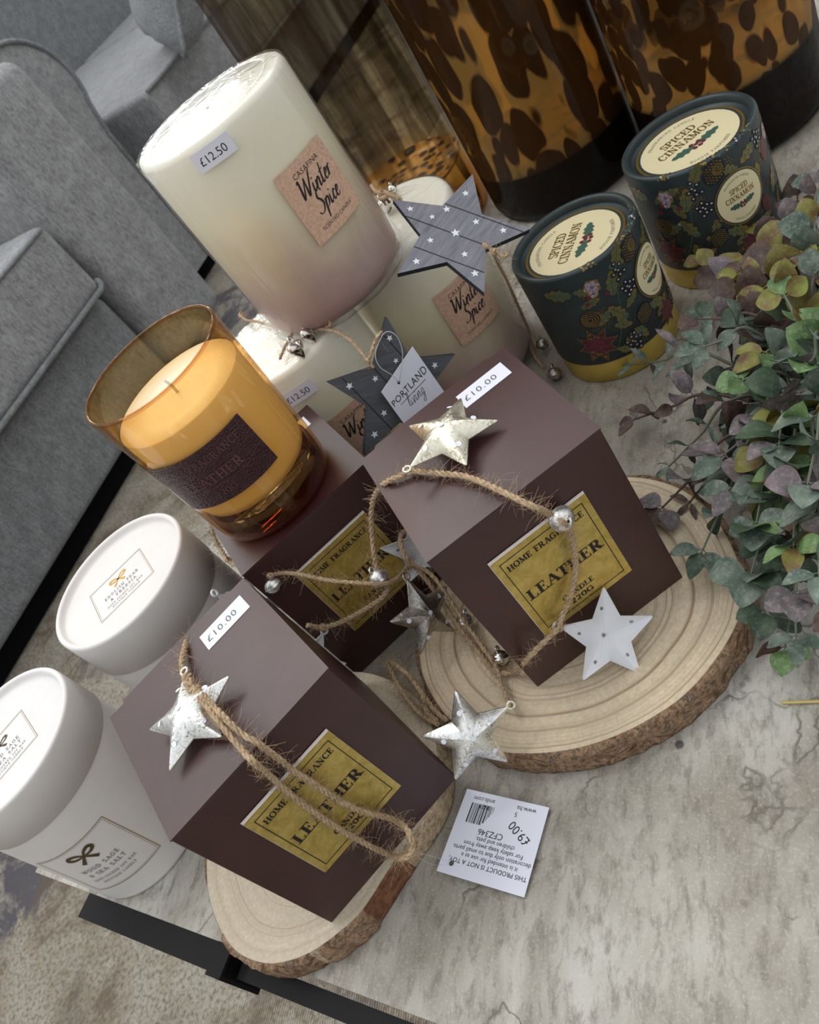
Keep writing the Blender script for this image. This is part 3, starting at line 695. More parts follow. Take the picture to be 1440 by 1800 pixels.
# ------------------------------------------------------------------ brown candle boxes
BW, BH = .0907, .1128
def gift_box(label, cx, cy, zb, yaw, sticker=True, price='£10.00'):
    t = thing('candle_box', label, 'box', (cx, cy, zb), yaw, 'brown leather candle boxes')
    h = BW / 2
    m = MB(); m.box((0, 0, BH / 2 - .0004), (BW, BW, BH - .0008)); m.build('carton', M_brown, t, bevel=.0006)
    # top flap with tuck notches and its cut white edge
    m = MB(); o = h + .0002
    pts = [(-o, -o), (o, -o), (o, o), (o - .009, o), (o - .0105, o + .0022), (-o + .0105, o + .0022), (-o + .009, o), (-o, o)]
    zt = BH; zb_ = BH - .0007
    m.add([V((x, y, zt)) for x, y in pts], [list(range(8))], 0, False)
    m.add([V((x, y, zb_)) for x, y in pts], [list(range(8))[::-1]], 0, False)
    for i in range(8):
        a, b = pts[i], pts[(i + 1) % 8]; m.add([(a[0], a[1], zb_), (b[0], b[1], zb_), (b[0], b[1], zt), (a[0], a[1], zt)], [[0, 1, 2, 3]], 1 if i in (1, 7) else 0, False)
    m.build('lid_flap', [M_brown, M_whiteedge], t)
    # gold foil label on the front (-y) face
    m = MB(); mp = plane((-h, -h - .0001, BH), (1, 0, 0), (0, 0, 1))
    x0, x1, y0, y1 = .0195, .0710, -.0835, -.0235
    m.flat2d(rect(x0 - .0003, y0, x1, y1 + .0014), 2, mp, .0003, 0)
    m.flat2d(rect(x0, y0, x1, y1), 0, mp, .0008, .004)
    for a, b in (((x0, y1), (x1, y1)), ((x0, y0), (x1, y0)), ((x0, y0), (x0, y1)), ((x1, y0), (x1, y1))):
        q = [mp(*a, .0003), mp(*b, .0003), mp(*b, .0008), mp(*a, .0008)]; m.add(q, [[0, 1, 2, 3]], 2, False)
    mx = (x0 + x1) / 2; W_ = x1 - x0
    m.flat2d(rectline(x0 + .0032, y0 + .0035, x1 - .0032, y1 - .0035, .00042), 1, mp, .00092, 0)
    m.flat2d(off(fit_serif('HOME FRAGRANCE', W_ * .80, .0034, thick=.22, thin=.08), mx, y1 - .0105), 1, mp, .00094, 0)
    m.flat2d(off(fit_serif('LEATHER', W_ * .80, .0066, thick=.22, thin=.06), mx, (y0 + y1) / 2 - .004), 1, mp, .00094, 0)
    m.flat2d(off(fit_serif('CANDLE', W_ * .34, .0031, thick=.22, thin=.08), mx, y0 + .0115), 1, mp, .00094, 0)
    m.flat2d(off(fit_serif('220G', W_ * .25, .0031, thick=.22, thin=.08), mx, y0 + .0065), 1, mp, .00094, 0)
    m.build('foil_label', [M_foil, M_ink, M_whiteedge], t)['label'] = 'gold foil label lettered HOME FRAGRANCE LEATHER'
    if sticker:
        m = MB(); mp = plane((-h, -h, BH), (1, 0, 0), (0, 1, 0))
        a0, a1, b0, b1 = .0565, .084, .0695, .0825
        m.flat2d(rect(a0, b0, a1, b1), 0, mp, .0002, 0)
        m.flat2d(off(sans(price, .0062, spacing=1.15), (a0 + a1) / 2 - .002, b0 + .0042), 1, mp, .00028, 0)
        m.build('price_sticker', [M_paper, M_greyink], t)['label'] = 'white sticker printed with the price'
    return t
A_ = (-.12008, .2878, .017, R(10.606)); B_ = (.04026, .30265, .0178, R(-4.0896)); C_ = (-.04762, .4161, 0.0, R(3.805))
boxA = gift_box('brown box on the small wood slice, nearest the camera, twine across its front', A_[0], A_[1], A_[2], A_[3])
boxB = gift_box('brown box on the large wood slice with a silver star on top', B_[0], B_[1], B_[2], B_[3])
boxC = gift_box('brown box behind the others with the amber candle jar on top', C_[0], C_[1], C_[2], C_[3], True)
hA = A_[2] + BH; hB = B_[2] + BH; hC = C_[2] + BH
def front(bx, px, py, offs=.003):
    n = V((math.sin(bx[3]), -math.cos(bx[3]), 0)); p = V((bx[0], bx[1], 0)) + n * (BW / 2 + offs); return onplane(px, py, p, n)

# ------------------------------------------------------------------ amber jar candle
JX, JY, JZ = -.0503, .4097, hC
jar = thing('jar_candle', 'amber glass jar candle with leather label standing on the rear brown box', 'candle', (JX, JY, JZ))
H = .1045
ro = lambda z: .0378 + .0035 * (z / H)
m = MB()
pr = [(.030, .0004), (.034, .0008), (.0366, .003), (.0378, .008)] + [(ro(z), z) for z in [H * k / 12 for k in range(1, 12)]] + [(ro(H), H - .0012)]
m.lathe(pr, 96, 0)
m.build('glass_wall', M_amber, jar)
m = MB()
m.lathe([(ro(H), H - .0014)] + [(ro(H) - .0011 + .0011 * math.cos(R(a)), H - .001 + .0011 * math.sin(R(a))) for a in range(10, 181, 20)] + [(ro(H) - .0022, H - .0014)], 96, 0); m.build('rim', M_amberrim, jar)
m = MB(); m.lathe([(ro(H) - .0022, H - .0012)] + [(ro(z) - .0022, z) for z in (.098, .092, .086, .0835)], 96, 0); m.build('inner_wall', glassmix('amber_glass_inner', (.93, .84, .66)).m, jar)
m = MB(); m.lathe([(.0, .0006), (.030, .0006), (.0350, .003), (.0362, .009), (.0362, .019), (.033, .0165), (.0, .0155)], 96, 0); m.build('glass_base', M_amberbase, jar)
zw = .0835
m = MB(); m.lathe([(0.0001, .0205), (.030, .021), (.0345, .023), (.0358, .0275), (.0363, .034), (ro(zw) - .0028, zw - .0006), (.0375, zw), (.02, zw - .0004), (.0001, zw - .0003)], 96, 0); m.build('wax', M_cream, jar)
m = MB(); m.tube([(0, 0, zw - .001), (.0004, 0, zw + .004), (-.0006, .0008, zw + .0085)], .0008, 8); m.build('wick', flat('cotton_wick', sr(226, 220, 206), .9), jar)
m = MB(); th0 = R(-107.5); half = R(43.5) * .0395; zl0, zl1 = .1500 - hC, .1835 - hC
RL = .0398
def cylj(u, v, h): rr = ro(v) + .0003 + h; th = th0 + u / RL; return V((rr * math.cos(th), rr * math.sin(th), v))
m.flat2d(rect(-half, zl0, half, zl1), 0, cylj, .0008, .003)
e = .0008
for a, b in (((-half, zl0), (half, zl0)), ((-half, zl1), (half, zl1)), ((-half, zl0), (-half, zl1)), ((half, zl0), (half, zl1))):
    k = 24; ps = [(a[0] + (b[0] - a[0]) * i / k, a[1] + (b[1] - a[1]) * i / k) for i in range(k + 1)]
    m.grid([[cylj(*p, -.0002) for p in ps], [cylj(*p, .0008) for p in ps]], 0)
m.flat2d(off(fit_serif('HOME FRAGRANCE', half * 1.6, .0042, thick=.14, thin=.1), 0, zl1 - .0085), 1, cylj, .0011, .003)
m.flat2d(off(fit_serif('LEATHER', half * 1.15, .0055, thick=.16, thin=.1), 0, zl0 + .0135), 1, cylj, .0011, .003)
m.flat2d(rect(-half * .62, zl0 + .0108, half * .62, zl0 + .0112), 1, cylj, .0011, .003)
m.flat2d(off(fit_serif('220G', half * .42, .0038, thick=.14, thin=.1), 0, zl0 + .0045), 1, cylj, .0011, .003)
m.build('leather_label', [M_leather, M_leathertext], jar)['label'] = 'embossed dark brown leather label'

# ------------------------------------------------------------------ wrapped pillar candles
def pillar(label, cx, cy, z0, hgt, r, yaw, price_th, price_top, lab_th, lab_z, lab_h, seed):
    t = thing('pillar_candle', label, 'candle', (cx, cy, z0), 0, 'wrapped winter spice pillar candles')
    m = MB(); prf = [(0.0001, 0.0008), (r - .012, .0012), (r - .005, .0035), (r - .0012, .009), (r - .0004, .016), (r, .03), (r, hgt - .004), (r - .0012, hgt - .0008), (r - .003, hgt), (.0001, hgt - .0005)]
    m.lathe(prf, 96); m.build('wax', M_pillar, t)
    m = MB(); m.tube([(0, 0, hgt - .001), (.0006, .0003, hgt + .0035)], .0009, 8); m.build('wick', flat('wick', sr(220, 214, 198), .9), t)
    def rf(rr, z, a):
        p = V((math.cos(a) * 3, math.sin(a) * 3, z * 18 + seed)); k = .0009 + .0011 * max(0, noise.noise(p))
        if z < .02: k += (.02 - z) * .09 * (1 + noise.noise(p * 2))
        if z > hgt - .004: k = .0006 + .0022 * abs(noise.noise(V((math.cos(a) * 5, math.sin(a) * 5, seed))))
        return rr + k
    m = MB(); prf = [(r - .010, .0002), (r - .003, .002), (r, .008)] + [(r, z) for z in [.012 + (hgt - .016) * i / 16 for i in range(17)]] + [(r - .0012, hgt + .0002), (r - .006, hgt + .0015), (r - .0115, hgt + .0006)]
    m.lathe(prf, 120, rf=rf)
    m.lathe([(r - .0108, hgt + .0008), (r - .02, hgt + .0018), (.0001, hgt + .0038)], 64)
    m.build('shrink_wrap', M_film, t)
    # kraft label
    mp = cyl(r + .0022, R(lab_th), lab_z); wl = .039 / 2
    m = MB(); m.flat2d(rect(-wl, -lab_h, wl, 0), 0, mp, .0002, .003)
    m.flat2d(off(sans('CASAFINA', .0042, spacing=1.05, offset=-.004), 0, -.0078), 1, mp, .0003, .003)
    m.flat2d(off(script_text('Winter', .0118), 0.0, -.0195), 1, mp, .0003, .003)
    m.flat2d(off(script_text('Spice', .0118), .001, -.0305), 1, mp, .0003, .003)
    m.flat2d(off(sans('SCENTED CANDLE', .0029, spacing=1.0, offset=-.004), 0, -.0385), 1, mp, .0003, .003)
    m.build('paper_label', [M_kraft, M_ink], t)['label'] = 'square kraft paper label'
    if price_th is not None:
        mp = cyl(r + .0022, R(price_th), price_top)
        m = MB(); m.flat2d(rect(-.0118, -.0102, .0118, 0), 0, mp, .0002, .003)
        m.flat2d(off(sans('£12.50', .0062, spacing=1.0, offset=-.004), -.0005, -.0075), 1, mp, .0003, .003)
        m.build('price_sticker', [M_paper, M_ink], t)['label'] = 'white sticker printed £12.50'
    return t
pillar('white wrapped pillar candle stacked on top of the other two pillar candles', .0593, .5064, .1395, .1285, .0497, 0, -109, .2645 - .1395, -69.5, .2315 - .1395, .0435, 1.0)
pillar('wrapped pillar candle under the stack, with heart bells and twine on its top', .010, .5145, 0, .138, .0497, 0, -107, .1268, -86, .0945, .0435, 4.0)
pillar('wrapped pillar candle under the stack, nearer the dark green candle tubes', .1135, .5405, 0, .138, .0497, 0, None, 0, -81, .0985, .0435, 9.0)

# ------------------------------------------------------------------ white candle tubes
def white_tube(label, cx, cy, r, ht, zm, lab_rot, lines, side_th=None, gold=M_bowgold, side_z=.042, lid_off=(0, 0)):
    t = thing('candle_tube', label, 'candle box', (cx, cy, 0), 0)
    m = MB(); m.lathe([(.0001, .0003), (r - .003, .0003), (r - .0007, .001), (r - .0004, .003), (r - .0004, zm + .002)], 96); m.build('body', M_whitecard, t)
    m = MB(); m.lathe([(r - .0012, zm), (r + .0001, zm + .0003), (r + .0001, ht - .003)] + [(r - .0017 + .0018 * math.cos(R(a)), ht - .0018 + .0018 * math.sin(R(a))) for a in range(0, 181, 20)] + [(r - .0040, ht - .0035), (r - .0052, ht - .0042), (.0001, ht - .0042)], 96)
    c, s_ = math.cos(R(lab_rot)), math.sin(R(lab_rot)); q = plane((lid_off[0], lid_off[1], ht - .0042), (c, s_, 0), (-s_, c, 0))
    m.flat2d(rectline(-.0205, -.0165, .0205, .0165, .00035), 1, q, .0001, 0); m.flat2d(rectline(-.0195, -.0155, .0195, .0155, .00015), 1, q, .0001, 0)
    m.flat2d(off(bow(.0062), 0, .0078), 2, q, .00012, 0)
    for i, (tx, h_, wd) in enumerate(lines): m.flat2d(off(fit_serif(tx, wd, h_, thick=.14, thin=.08, track=.25), 0, [-.0018, -.0062, -.0102, -.0132][i]), 3, q, .00012, 0)
    m.build('lid', [M_whitecard, M_goldprint, gold, M_greyink], t)
    if side_th is not None:
        q = cyl(r - .0003, R(side_th), side_z); m = MB()
        m.flat2d(rectline(-.0245, -.0235, .0245, .0235, .0004), 0, q, .0003, .003); m.flat2d(rectline(-.0233, -.0223, .0233, .0223, .00018), 0, q, .0003, .003)
        m.flat2d(off(bow(.0085), 0, .0125), 1, q, .00035, .003)
        for i, (tx, h_, wd) in enumerate(lines): m.flat2d(off(fit_serif(tx, wd * 1.12, h_ * 1.15, thick=.14, thin=.08, track=.25), 0, [-.0015, -.007, -.0125, -.0165][i]), 2, q, .00035, .003)
        m.build('printed_label', [M_goldprint, M_bowdark, M_greyink], t)['label'] = 'gold framed print with a bow, WOOD SAGE & SEA SALT'
    return t
white_tube('white candle tube nearest the table corner, lettered WOOD SAGE & SEA SALT with gold bow', -.2555, .3916, .0478, .1164, .088, 18, [('WOOD SAGE', .0026, .023), ('& SEA SALT', .0026, .023), ('HAND POURED SOY WAX', .0017, .027), ('BOUTIQUE CANDLE', .0017, .021)], -96.5, M_bowdark, .0425, (-.0015, -.003))
white_tube('white candle tube lettered ENGLISH PEAR & FREESIA, beside the jar candle', -.1559, .4353, .0478, .1235, .0928, 8, [('ENGLISH PEAR', .0026, .026), ('& FREESIA', .0026, .020), ('HAND POURED SOY WAX', .0017, .027), ('BOUTIQUE CANDLE', .0017, .021)], None, M_bowgold, 0, (-.0008, -.0025))

# ------------------------------------------------------------------ dark green candle tubes
def green_tube(label, cx, cy, r, ht, zg, th_art, lid_rot, side='both'):
    t = thing('candle_tube', label, 'candle box', (cx, cy, 0), 0, 'dark green spiced cinnamon candle tubes')
    m = MB(); m.lathe([(.0001, .0003), (r - .002, .0003), (r - .0008, .0012), (r - .0008, zg + .004)], 96); m.build('gold_base', M_goldcard, t)
    # printed lid: winter flowers on the outer wall
    m = MB(); m.lathe([(r - .0009, zg), (r, zg + .0006), (r, ht - .003)] + [(r - .0022 + .0022 * math.cos(R(a)), ht - .0024 + .0023 * math.sin(R(a))) for a in range(0, 181, 15)] + [(r - .0046, ht - .005), (r - .0046, ht - .006), (.0001, ht - .006)], 96)
    q = cyl(r, R(th_art), 0); hh = [.00012]
    def put(polys, mi, u=0, v=0, rot=0, sc=1, step=.0000009): hh[0] += step; m.flat2d(off(polys, u, min(max(v, zg + .0065), ht - .009), R(rot), sc * 1.28) if v else polys, mi, q, hh[0], .003)
    def leaf(u, v, rot, L=.011, W=.0028):
        put(hollyleaf(L, W), 4, u, v, rot, 1.13); put(hollyleaf(L, W), 1, u, v, rot); put([[(0, -.0001), (L, -.0001), (L, .0001), (0, .0001)]], 7, u, v, rot)
    def flower(u, v, s_=.0032):
        put(star2(0, 0, s_ * 1.5, .3, .8), 4, u, v)
        for k in range(6): put(disc(s_ * .65, 0, s_ * .55, s_ * .42, 12), 3, u, v, k * 60)
        put(disc(0, 0, s_ * .28), 7, u, v)
    def poins(u, v, s_):
        for k in range(8): put([[(0, 0), (s_ * .5, -s_ * .22), (s_, 0), (s_ * .5, s_ * .22)]], 4, u, v, k * 45 + 9, 1.07)
        for k in range(8): put([[(0, 0), (s_ * .5, -s_ * .22), (s_, 0), (s_ * .5, s_ * .22)]], 2, u, v, k * 45 + 9)
        for k in range(7): put([[(0, 0), (s_ * .3, -s_ * .13), (s_ * .62, 0), (s_ * .3, s_ * .13)]], 8, u, v, k * 51 + 30)
    def cone(u, v, s_, rot=0):
        put(disc(0, 0, s_, s_ * 1.25), 7, u, v, rot, 1.06)
        k = 0
        for j in range(-4, 5):
            for i in range(-3, 4):
                x = (i + (.5 if j % 2 else 0)) * s_ * .32; y = j * s_ * .26
                if (x / s_) ** 2 + (y / (1.2 * s_)) ** 2 < .95: put([[(x - s_ * .14, y), (x, y - s_ * .1), (x + s_ * .14, y), (x, y + s_ * .1)]], 4, u, v, rot, 1, 2e-8)
    def rose(u, v, s_):
        put(disc(0, 0, s_, s_), 7, u, v)
        for k in range(4): put(ringp(.0002 * k, .0001 * k, s_ * (.2 + .22 * k), s_ * (.3 + .22 * k), 18), 4, u, v)
    def black(u, v, n=9, s_=.0042):
        rr = random.Random(int((u + v) * 1e5))
        for k in range(n):
            a = k * 2.4; d = s_ * math.sqrt(k / n); x, y = d * math.cos(a), d * math.sin(a) * 1.2; put(disc(x, y, s_ * .3, s_ * .3, 10), 7, u, v, 0, 1, 5e-8); put(disc(x + .0001, y + .0001, s_ * .12, s_ * .12, 8), 5, u, v, 0, 1, 5e-7)
    def golddots(u, v, n, s_):
        for k in range(n):
            a = k * 2.4; d = s_ * math.sqrt(k / n); put(disc(d * math.cos(a), d * math.sin(a), .0003, .0003, 5), 4, u, v, 0, 1, 2e-8)
    U = lambda deg: R(deg) * r
    z = lambda f: zg + f * (ht - zg)
    # u measured from the oval label centre
    golddots(U(-64), z(.46), 70, .0065); golddots(U(-38), z(.7), 60, .0055); golddots(U(-40), z(.12), 60, .006); golddots(U(30), z(.75), 40, .005)
    rz = random.Random(int(th_art) + 900)
    for _k in range(46):
        du, dv = U(rz.uniform(-78, 105)), zg + rz.uniform(.06, .94) * (ht - zg); pick = rz.random()
        if pick < .5: leaf(du, dv, rz.uniform(0, 360), rz.uniform(.006, .010), .0022)
        elif pick < .75: golddots(du, dv, 26, .0036)
        else: put(disc(0, 0, .0011, .0011, 10), rz.choice((8, 2, 3)), du, dv)
    # stems
    put(ribbon(cat2([(U(-60), z(.1)), (U(-45), z(.4)), (U(-38), z(.75)), (U(-30), z(1.0))]), lambda a, b, t: .0005), 1)
    put(ribbon(cat2([(U(-20), z(.05)), (U(20), z(.2)), (U(45), z(.55)), (U(60), z(.9))]), lambda a, b, t: .0005), 1)
    leaf(U(-74), z(.80), 170, .013, .0035); leaf(U(-44), z(.62), 75, .012, .003); leaf(U(-40), z(.35), 120, .012); leaf(U(-34), z(.82), 60, .012); leaf(U(-52), z(.5), 200, .010)
    leaf(U(-15), z(.14), 20, .012, .003); leaf(U(-20), z(.3), -20, .010); leaf(U(34), z(.3), 60, .012); leaf(U(38), z(.6), 100, .012); leaf(U(28), z(.92), 200, .011); leaf(U(58), z(.45), 50, .012); leaf(U(-30), z(.18), 190, .011)
    poins(U(-74), z(.22), .0105); poins(U(0), z(-.01) + .006, .008); poins(U(70), z(.25), .010); poins(U(95), z(.7), .009)
    flower(U(-57), z(.80)); flower(U(-58), z(.74), .002); flower(U(50), z(.8)); flower(U(82), z(.45))
    rose(U(-70), z(.5), .0052); cone(U(-26), z(.28), .0042, -25); cone(U(-14), z(.92), .005, -30); rose(U(-12), z(.93), .0028); cone(U(52), z(.2), .004)
    black(U(-44), z(.10), 12, .0045); black(U(-29), z(.60), 10, .004); black(U(-32), z(.80), 8); black(U(18), z(.10), 10); black(U(32), z(.86), 10, .004); black(U(60), z(.62), 9)
    put(disc(0, 0, .003, .0055), 8, U(38), z(.72), -20); put(disc(0, 0, .003, .005), 2, U(22), z(.3), 10); put(disc(0, 0, .0012), 8, U(-66), z(.66)); put(disc(0, 0, .0012), 8, U(-63), z(.72)); put(disc(0, 0, .0012), 8, U(-48), z(.68))
    # gold motif creeping over the rolled rim
    for dg, mi in ((-52, 4), (-16, 4), (-2, 1), (14, 7), (26, 1)):
        for k in range(14):
            a = R(th_art + dg + random.uniform(-6, 6)); e = R(random.uniform(5, 150)); rr = r - .0022 + .0024 * math.cos(e); zz = ht - .0024 + .0025 * math.sin(e)
            p = V((rr * math.cos(a), rr * math.sin(a), zz)); n_ = V((math.cos(a) * math.cos(e), math.sin(a) * math.cos(e), math.sin(e))); tx = V((-math.sin(a), math.cos(a), 0)); ty = n_.cross(tx)
            m.flat2d(disc(0, 0, .00075, .00075, 6), mi if k % 3 else (5 if mi == 7 else 4), (lambda u, v, h, p=p, tx=tx, ty=ty, n_=n_: p + tx * u + ty * v + n_ * h), .00008, 0)
    m.build('lid', [M_tin, M_leafgreen, M_burg, M_lilac, M_prgold, M_whitedot, M_creamlabel, M_black, M_berry], t)
    # oval side label and round lid label
    def label_art(m, q, r0, ky, h0, st):
        m.flat2d(disc(0, 0, r0 * 1.1, r0 * 1.1 * ky, 40), 4, q, h0, st); m.flat2d(disc(0, 0, r0 * 1.05, r0 * 1.05 * ky, 40), 0, q, h0 + .00005, st)
        m.flat2d(disc(0, 0, r0, r0 * ky, 40), 1, q, h0 + .0001, st)
        k = r0 / .026; hz = h0 + .00018
        m.flat2d(off(arctext('FRAGRANCED CANDLE', .0019 * k, .0205 * k, 90, True, thick=.13, thin=.08, track=.2), 0, 0), 2, q, hz, st)
        m.flat2d(arctext('BOUGIE PARFUMEE', .0019 * k, .0228 * k, -90, False, thick=.13, thin=.08, track=.2), 2, q, hz, st)
        m.flat2d(off(fit_serif('SPICED', .021 * k, .0056 * k, thick=.2, thin=.1), 0, .0072 * k), 5, q, hz, st)
        m.flat2d(off(fit_serif('CINNAMON', .034 * k, .0056 * k, thick=.2, thin=.1), 0, -.0004 * k), 5, q, hz, st)
        m.flat2d(off(hollyleaf(.014 * k, .0035 * k), .001 * k, -.0075 * k, R(8)), 3, q, hz, st); m.flat2d(off(hollyleaf(.014 * k, .0035 * k), -.001 * k, -.0075 * k, R(172)), 3, q, hz, st)
        for dx, dy in ((0, -.0068), (.0022, -.0055), (-.002, -.005), (.0006, -.0098), (-.0024, -.0095), (.0032, -.0088)): m.flat2d(disc(dx * k, dy * k, .00135 * k, .00135 * k, 12), 6, q, hz + .00005, 0)
    MM = [M_tin, M_creamlabel, M_greyink, M_leafgreen, M_goldprint, M_goldprint, M_berry]
    m = MB(); c, s_ = math.cos(R(lid_rot)), math.sin(R(lid_rot)); q = plane((0, 0, ht - .0059), (c, s_, 0), (-s_, c, 0))
    label_art(m, q, .0262 * r / .0415 * 1.16, 1, .0002, 0); m.build('lid_label', MM, t)['label'] = 'round cream label lettered SPICED CINNAMON with holly'
    m = MB(); q0 = cyl(r, R(th_art), zg + (ht - zg) * .54); label_art(m, (lambda u, v, h: q0(u * .92, v * 1.02, h)), .0162, 1.0, .0007, .003); m.build('side_label', MM, t)['label'] = 'oval cream label lettered SPICED CINNAMON'
    return t
green_tube('dark green floral candle tube beside the grey wooden star, nearer the brown boxes', .1895, .4507, .0415, .0907, .017, -59, 38)
green_tube('dark green floral candle tube beside the plant, in front of the darkest vase', .2867, .4532, .0425, .0907, .0172, -98, -6)

# ------------------------------------------------------------------ vases
M_vasein = glassmix('clear_brown_glass', (.92, .88, .80), 1.3, .05, (.4, .4, .4)).m
def vase(label, cx, cy, r, hgt, mat, floor_z, seg=128):
    t = thing('glass_vase', label, 'vase', (cx, cy, 0), 0)
    m = MB()
    m.lathe([(.0001, .0006), (r - .012, .0006), (r - .003, .003), (r, .012)] + [(r, z) for z in [.02 + (hgt - .02) * k / 20 for k in range(21)]] + [(r - .002, hgt + .002)], seg)
    m.build('glass_wall', mat, t)
    m = MB(); m.lathe([(r - .002, hgt + .002), (r - .005, hgt), (r - .005, hgt * .5), (r - .005, floor_z + .004)], seg); m.build('inner_wall', M_vasein, t)
    m = MB(); m.lathe([(r - .005, floor_z + .006), (r - .009, floor_z + .0015), (r * .6, floor_z), (.0001, floor_z + .002)], seg); m.build('glass_floor', m_tortfloor(), t)
    return t
vase('tall cylindrical vase of smoky brown streaked glass, clearest of the three vases', .205, .79, .068, .62, m_tortoise('smoky_streaked_glass', .03, .07, .0, (.86, .81, .70), .22, .10, 40), .05)
vase('tall dark tortoiseshell glass vase between the other two vases', .3115, .683, .0715, .5, m_tortoise('tortoiseshell_glass', .17, .25, .05, (.40, .30, .20), 1.05, .42, 62), .05)
vase('dark tortoiseshell glass vase at the far right with a thick black foot', .402, .565, .0695, .45, m_tortoise('dark_tortoiseshell_glass', .095, .125, .062, (.62, .53, .42), .88, .6, 78), .055)

# ------------------------------------------------------------------ wood slices
def wood_slice(label, outline, th, ctr, ring, barkfn, seed):
    N = 180
    pts = catmull([V((x, y, 0)) for x, y in outline + outline[:3]], 12)
    pts = pts[12:-12 * 1 - 1] if False else pts
    # resample by angle around the centre
    cx, cy = ctr; rad = []
    raw = sorted([(math.atan2(p.y - cy, p.x - cx), math.hypot(p.x - cx, p.y - cy)) for p in pts])
    for k in range(N):
        a = -PI + 2 * PI * k / N
        best = min(raw, key=lambda q: min(abs(q[0] - a), 2 * PI - abs(q[0] - a))); rad.append(best[1])
    for _ in range(3): rad = [(rad[k - 1] + 2 * rad[k] + rad[(k + 1) % N]) / 4 for k in range(N)]
    t = thing('wood_slice', label, 'wood slice', (cx, cy, 0), 0)
    A = [-PI + 2 * PI * k / N for k in range(N)]
    m = MB(); NR = 26; rows = []
    for i in range(NR + 1):
        tt = i / NR
        rows.append([V((rad[k] * tt * .985 * math.cos(A[k]), rad[k] * tt * .985 * math.sin(A[k]), th)) for k in range(N)])
    o = m.grid(rows[::-1], 0, True, closeu=True)
    for i in range(NR + 1):
        for k in range(N): m.uv[o + i * N + k] = (1 - i / NR, k / N)
    m.build('cut_face', ring, t)
    m = MB(); NZ = 9; rows = []
    for j in range(NZ + 1):
        zz = th - (th - .0004) * j / NZ
        row = []
        for k in range(N):
            nn = noise.noise(V((math.cos(A[k]) * rad[k] * 90, math.sin(A[k]) * rad[k] * 90, zz * 90 + seed))); n3 = noise.noise(V((math.cos(A[k]) * rad[k] * 300, math.sin(A[k]) * rad[k] * 300, zz * 200 + seed)))
            bare = barkfn(math.degrees(A[k])) != 0
            rr = rad[k] + (0.0002 if bare else .0016 + .0016 * nn + .0007 * n3) * (0 if j == 0 else 1) + (-.0003 if bare and j else 0)
            if j == 0: rr = rad[k] * .985
            row.append(V((rr * math.cos(A[k]), rr * math.sin(A[k]), zz if j else th + .0001)))
        rows.append(row)
    o = len(m.f); m.grid(rows, 0, True, closeu=True)
    for j in range(NZ):
        for k in range(N):
            m.m[o + j * N + k] = barkfn(math.degrees(A[k]))
    m.f.append([len(m.v) - N + k for k in range(N)]); m.m.append(0); m.s.append(False)
    m.build('bark', [M_bark, M_barewood, M_redbark], t); return t
oA = [at(x, y, .017) for x, y in ((360, 1514), (364, 1572), (380, 1627), (413, 1676), (462, 1697), (511, 1691), (554, 1673), (600, 1639), (634, 1608), (661, 1569), (676, 1544), (712, 1490), (755, 1425), (772, 1370), (766, 1290), (743, 1235), (720, 1213), (673, 1187), (620, 1178), (540, 1190), (450, 1260), (390, 1360))]
oA = [(p.x, p.y) for p in oA]
cA = (sum(p[0] for p in oA) / len(oA) + .004, sum(p[1] for p in oA) / len(oA))
def barkA(d):
    # degrees around the slice: bare on the side facing right, reddish strip, flaky bark in front
    return 1 if (-66 < d < 70 or d > 165 or d < -172) else (2 if -98 < d <= -66 else (1 if -128 < d < -122 else 0))
wood_slice('small pale wood slice with patchy bark under the nearest brown box', oA, .017, cA, M_ringA, barkA, 3)
oB = [at(x, y, .0178) for x, y in ((734, 1140), (738, 1180), (750, 1213), (775, 1252), (815, 1292), (850, 1315), (900, 1328), (1000, 1322), (1100, 1290), (1200, 1230), (1270, 1150), (1306, 1080), (1311, 1020), (1292, 960), (1255, 900), (1210, 862), (1150, 840), (1080, 836), (980, 850), (880, 900), (800, 980), (755, 1060))]
oB = [(p.x, p.y) for p in oB]
pB = at(900, 1120, .0178)
cB = (sum(p[0] for p in oB) / len(oB), sum(p[1] for p in oB) / len(oB))
wood_slice('large round wood slice with rough brown bark edge at the middle of the table', oB, .0178, (cB[0], cB[1]), M_ringB, lambda d: 0, 8)

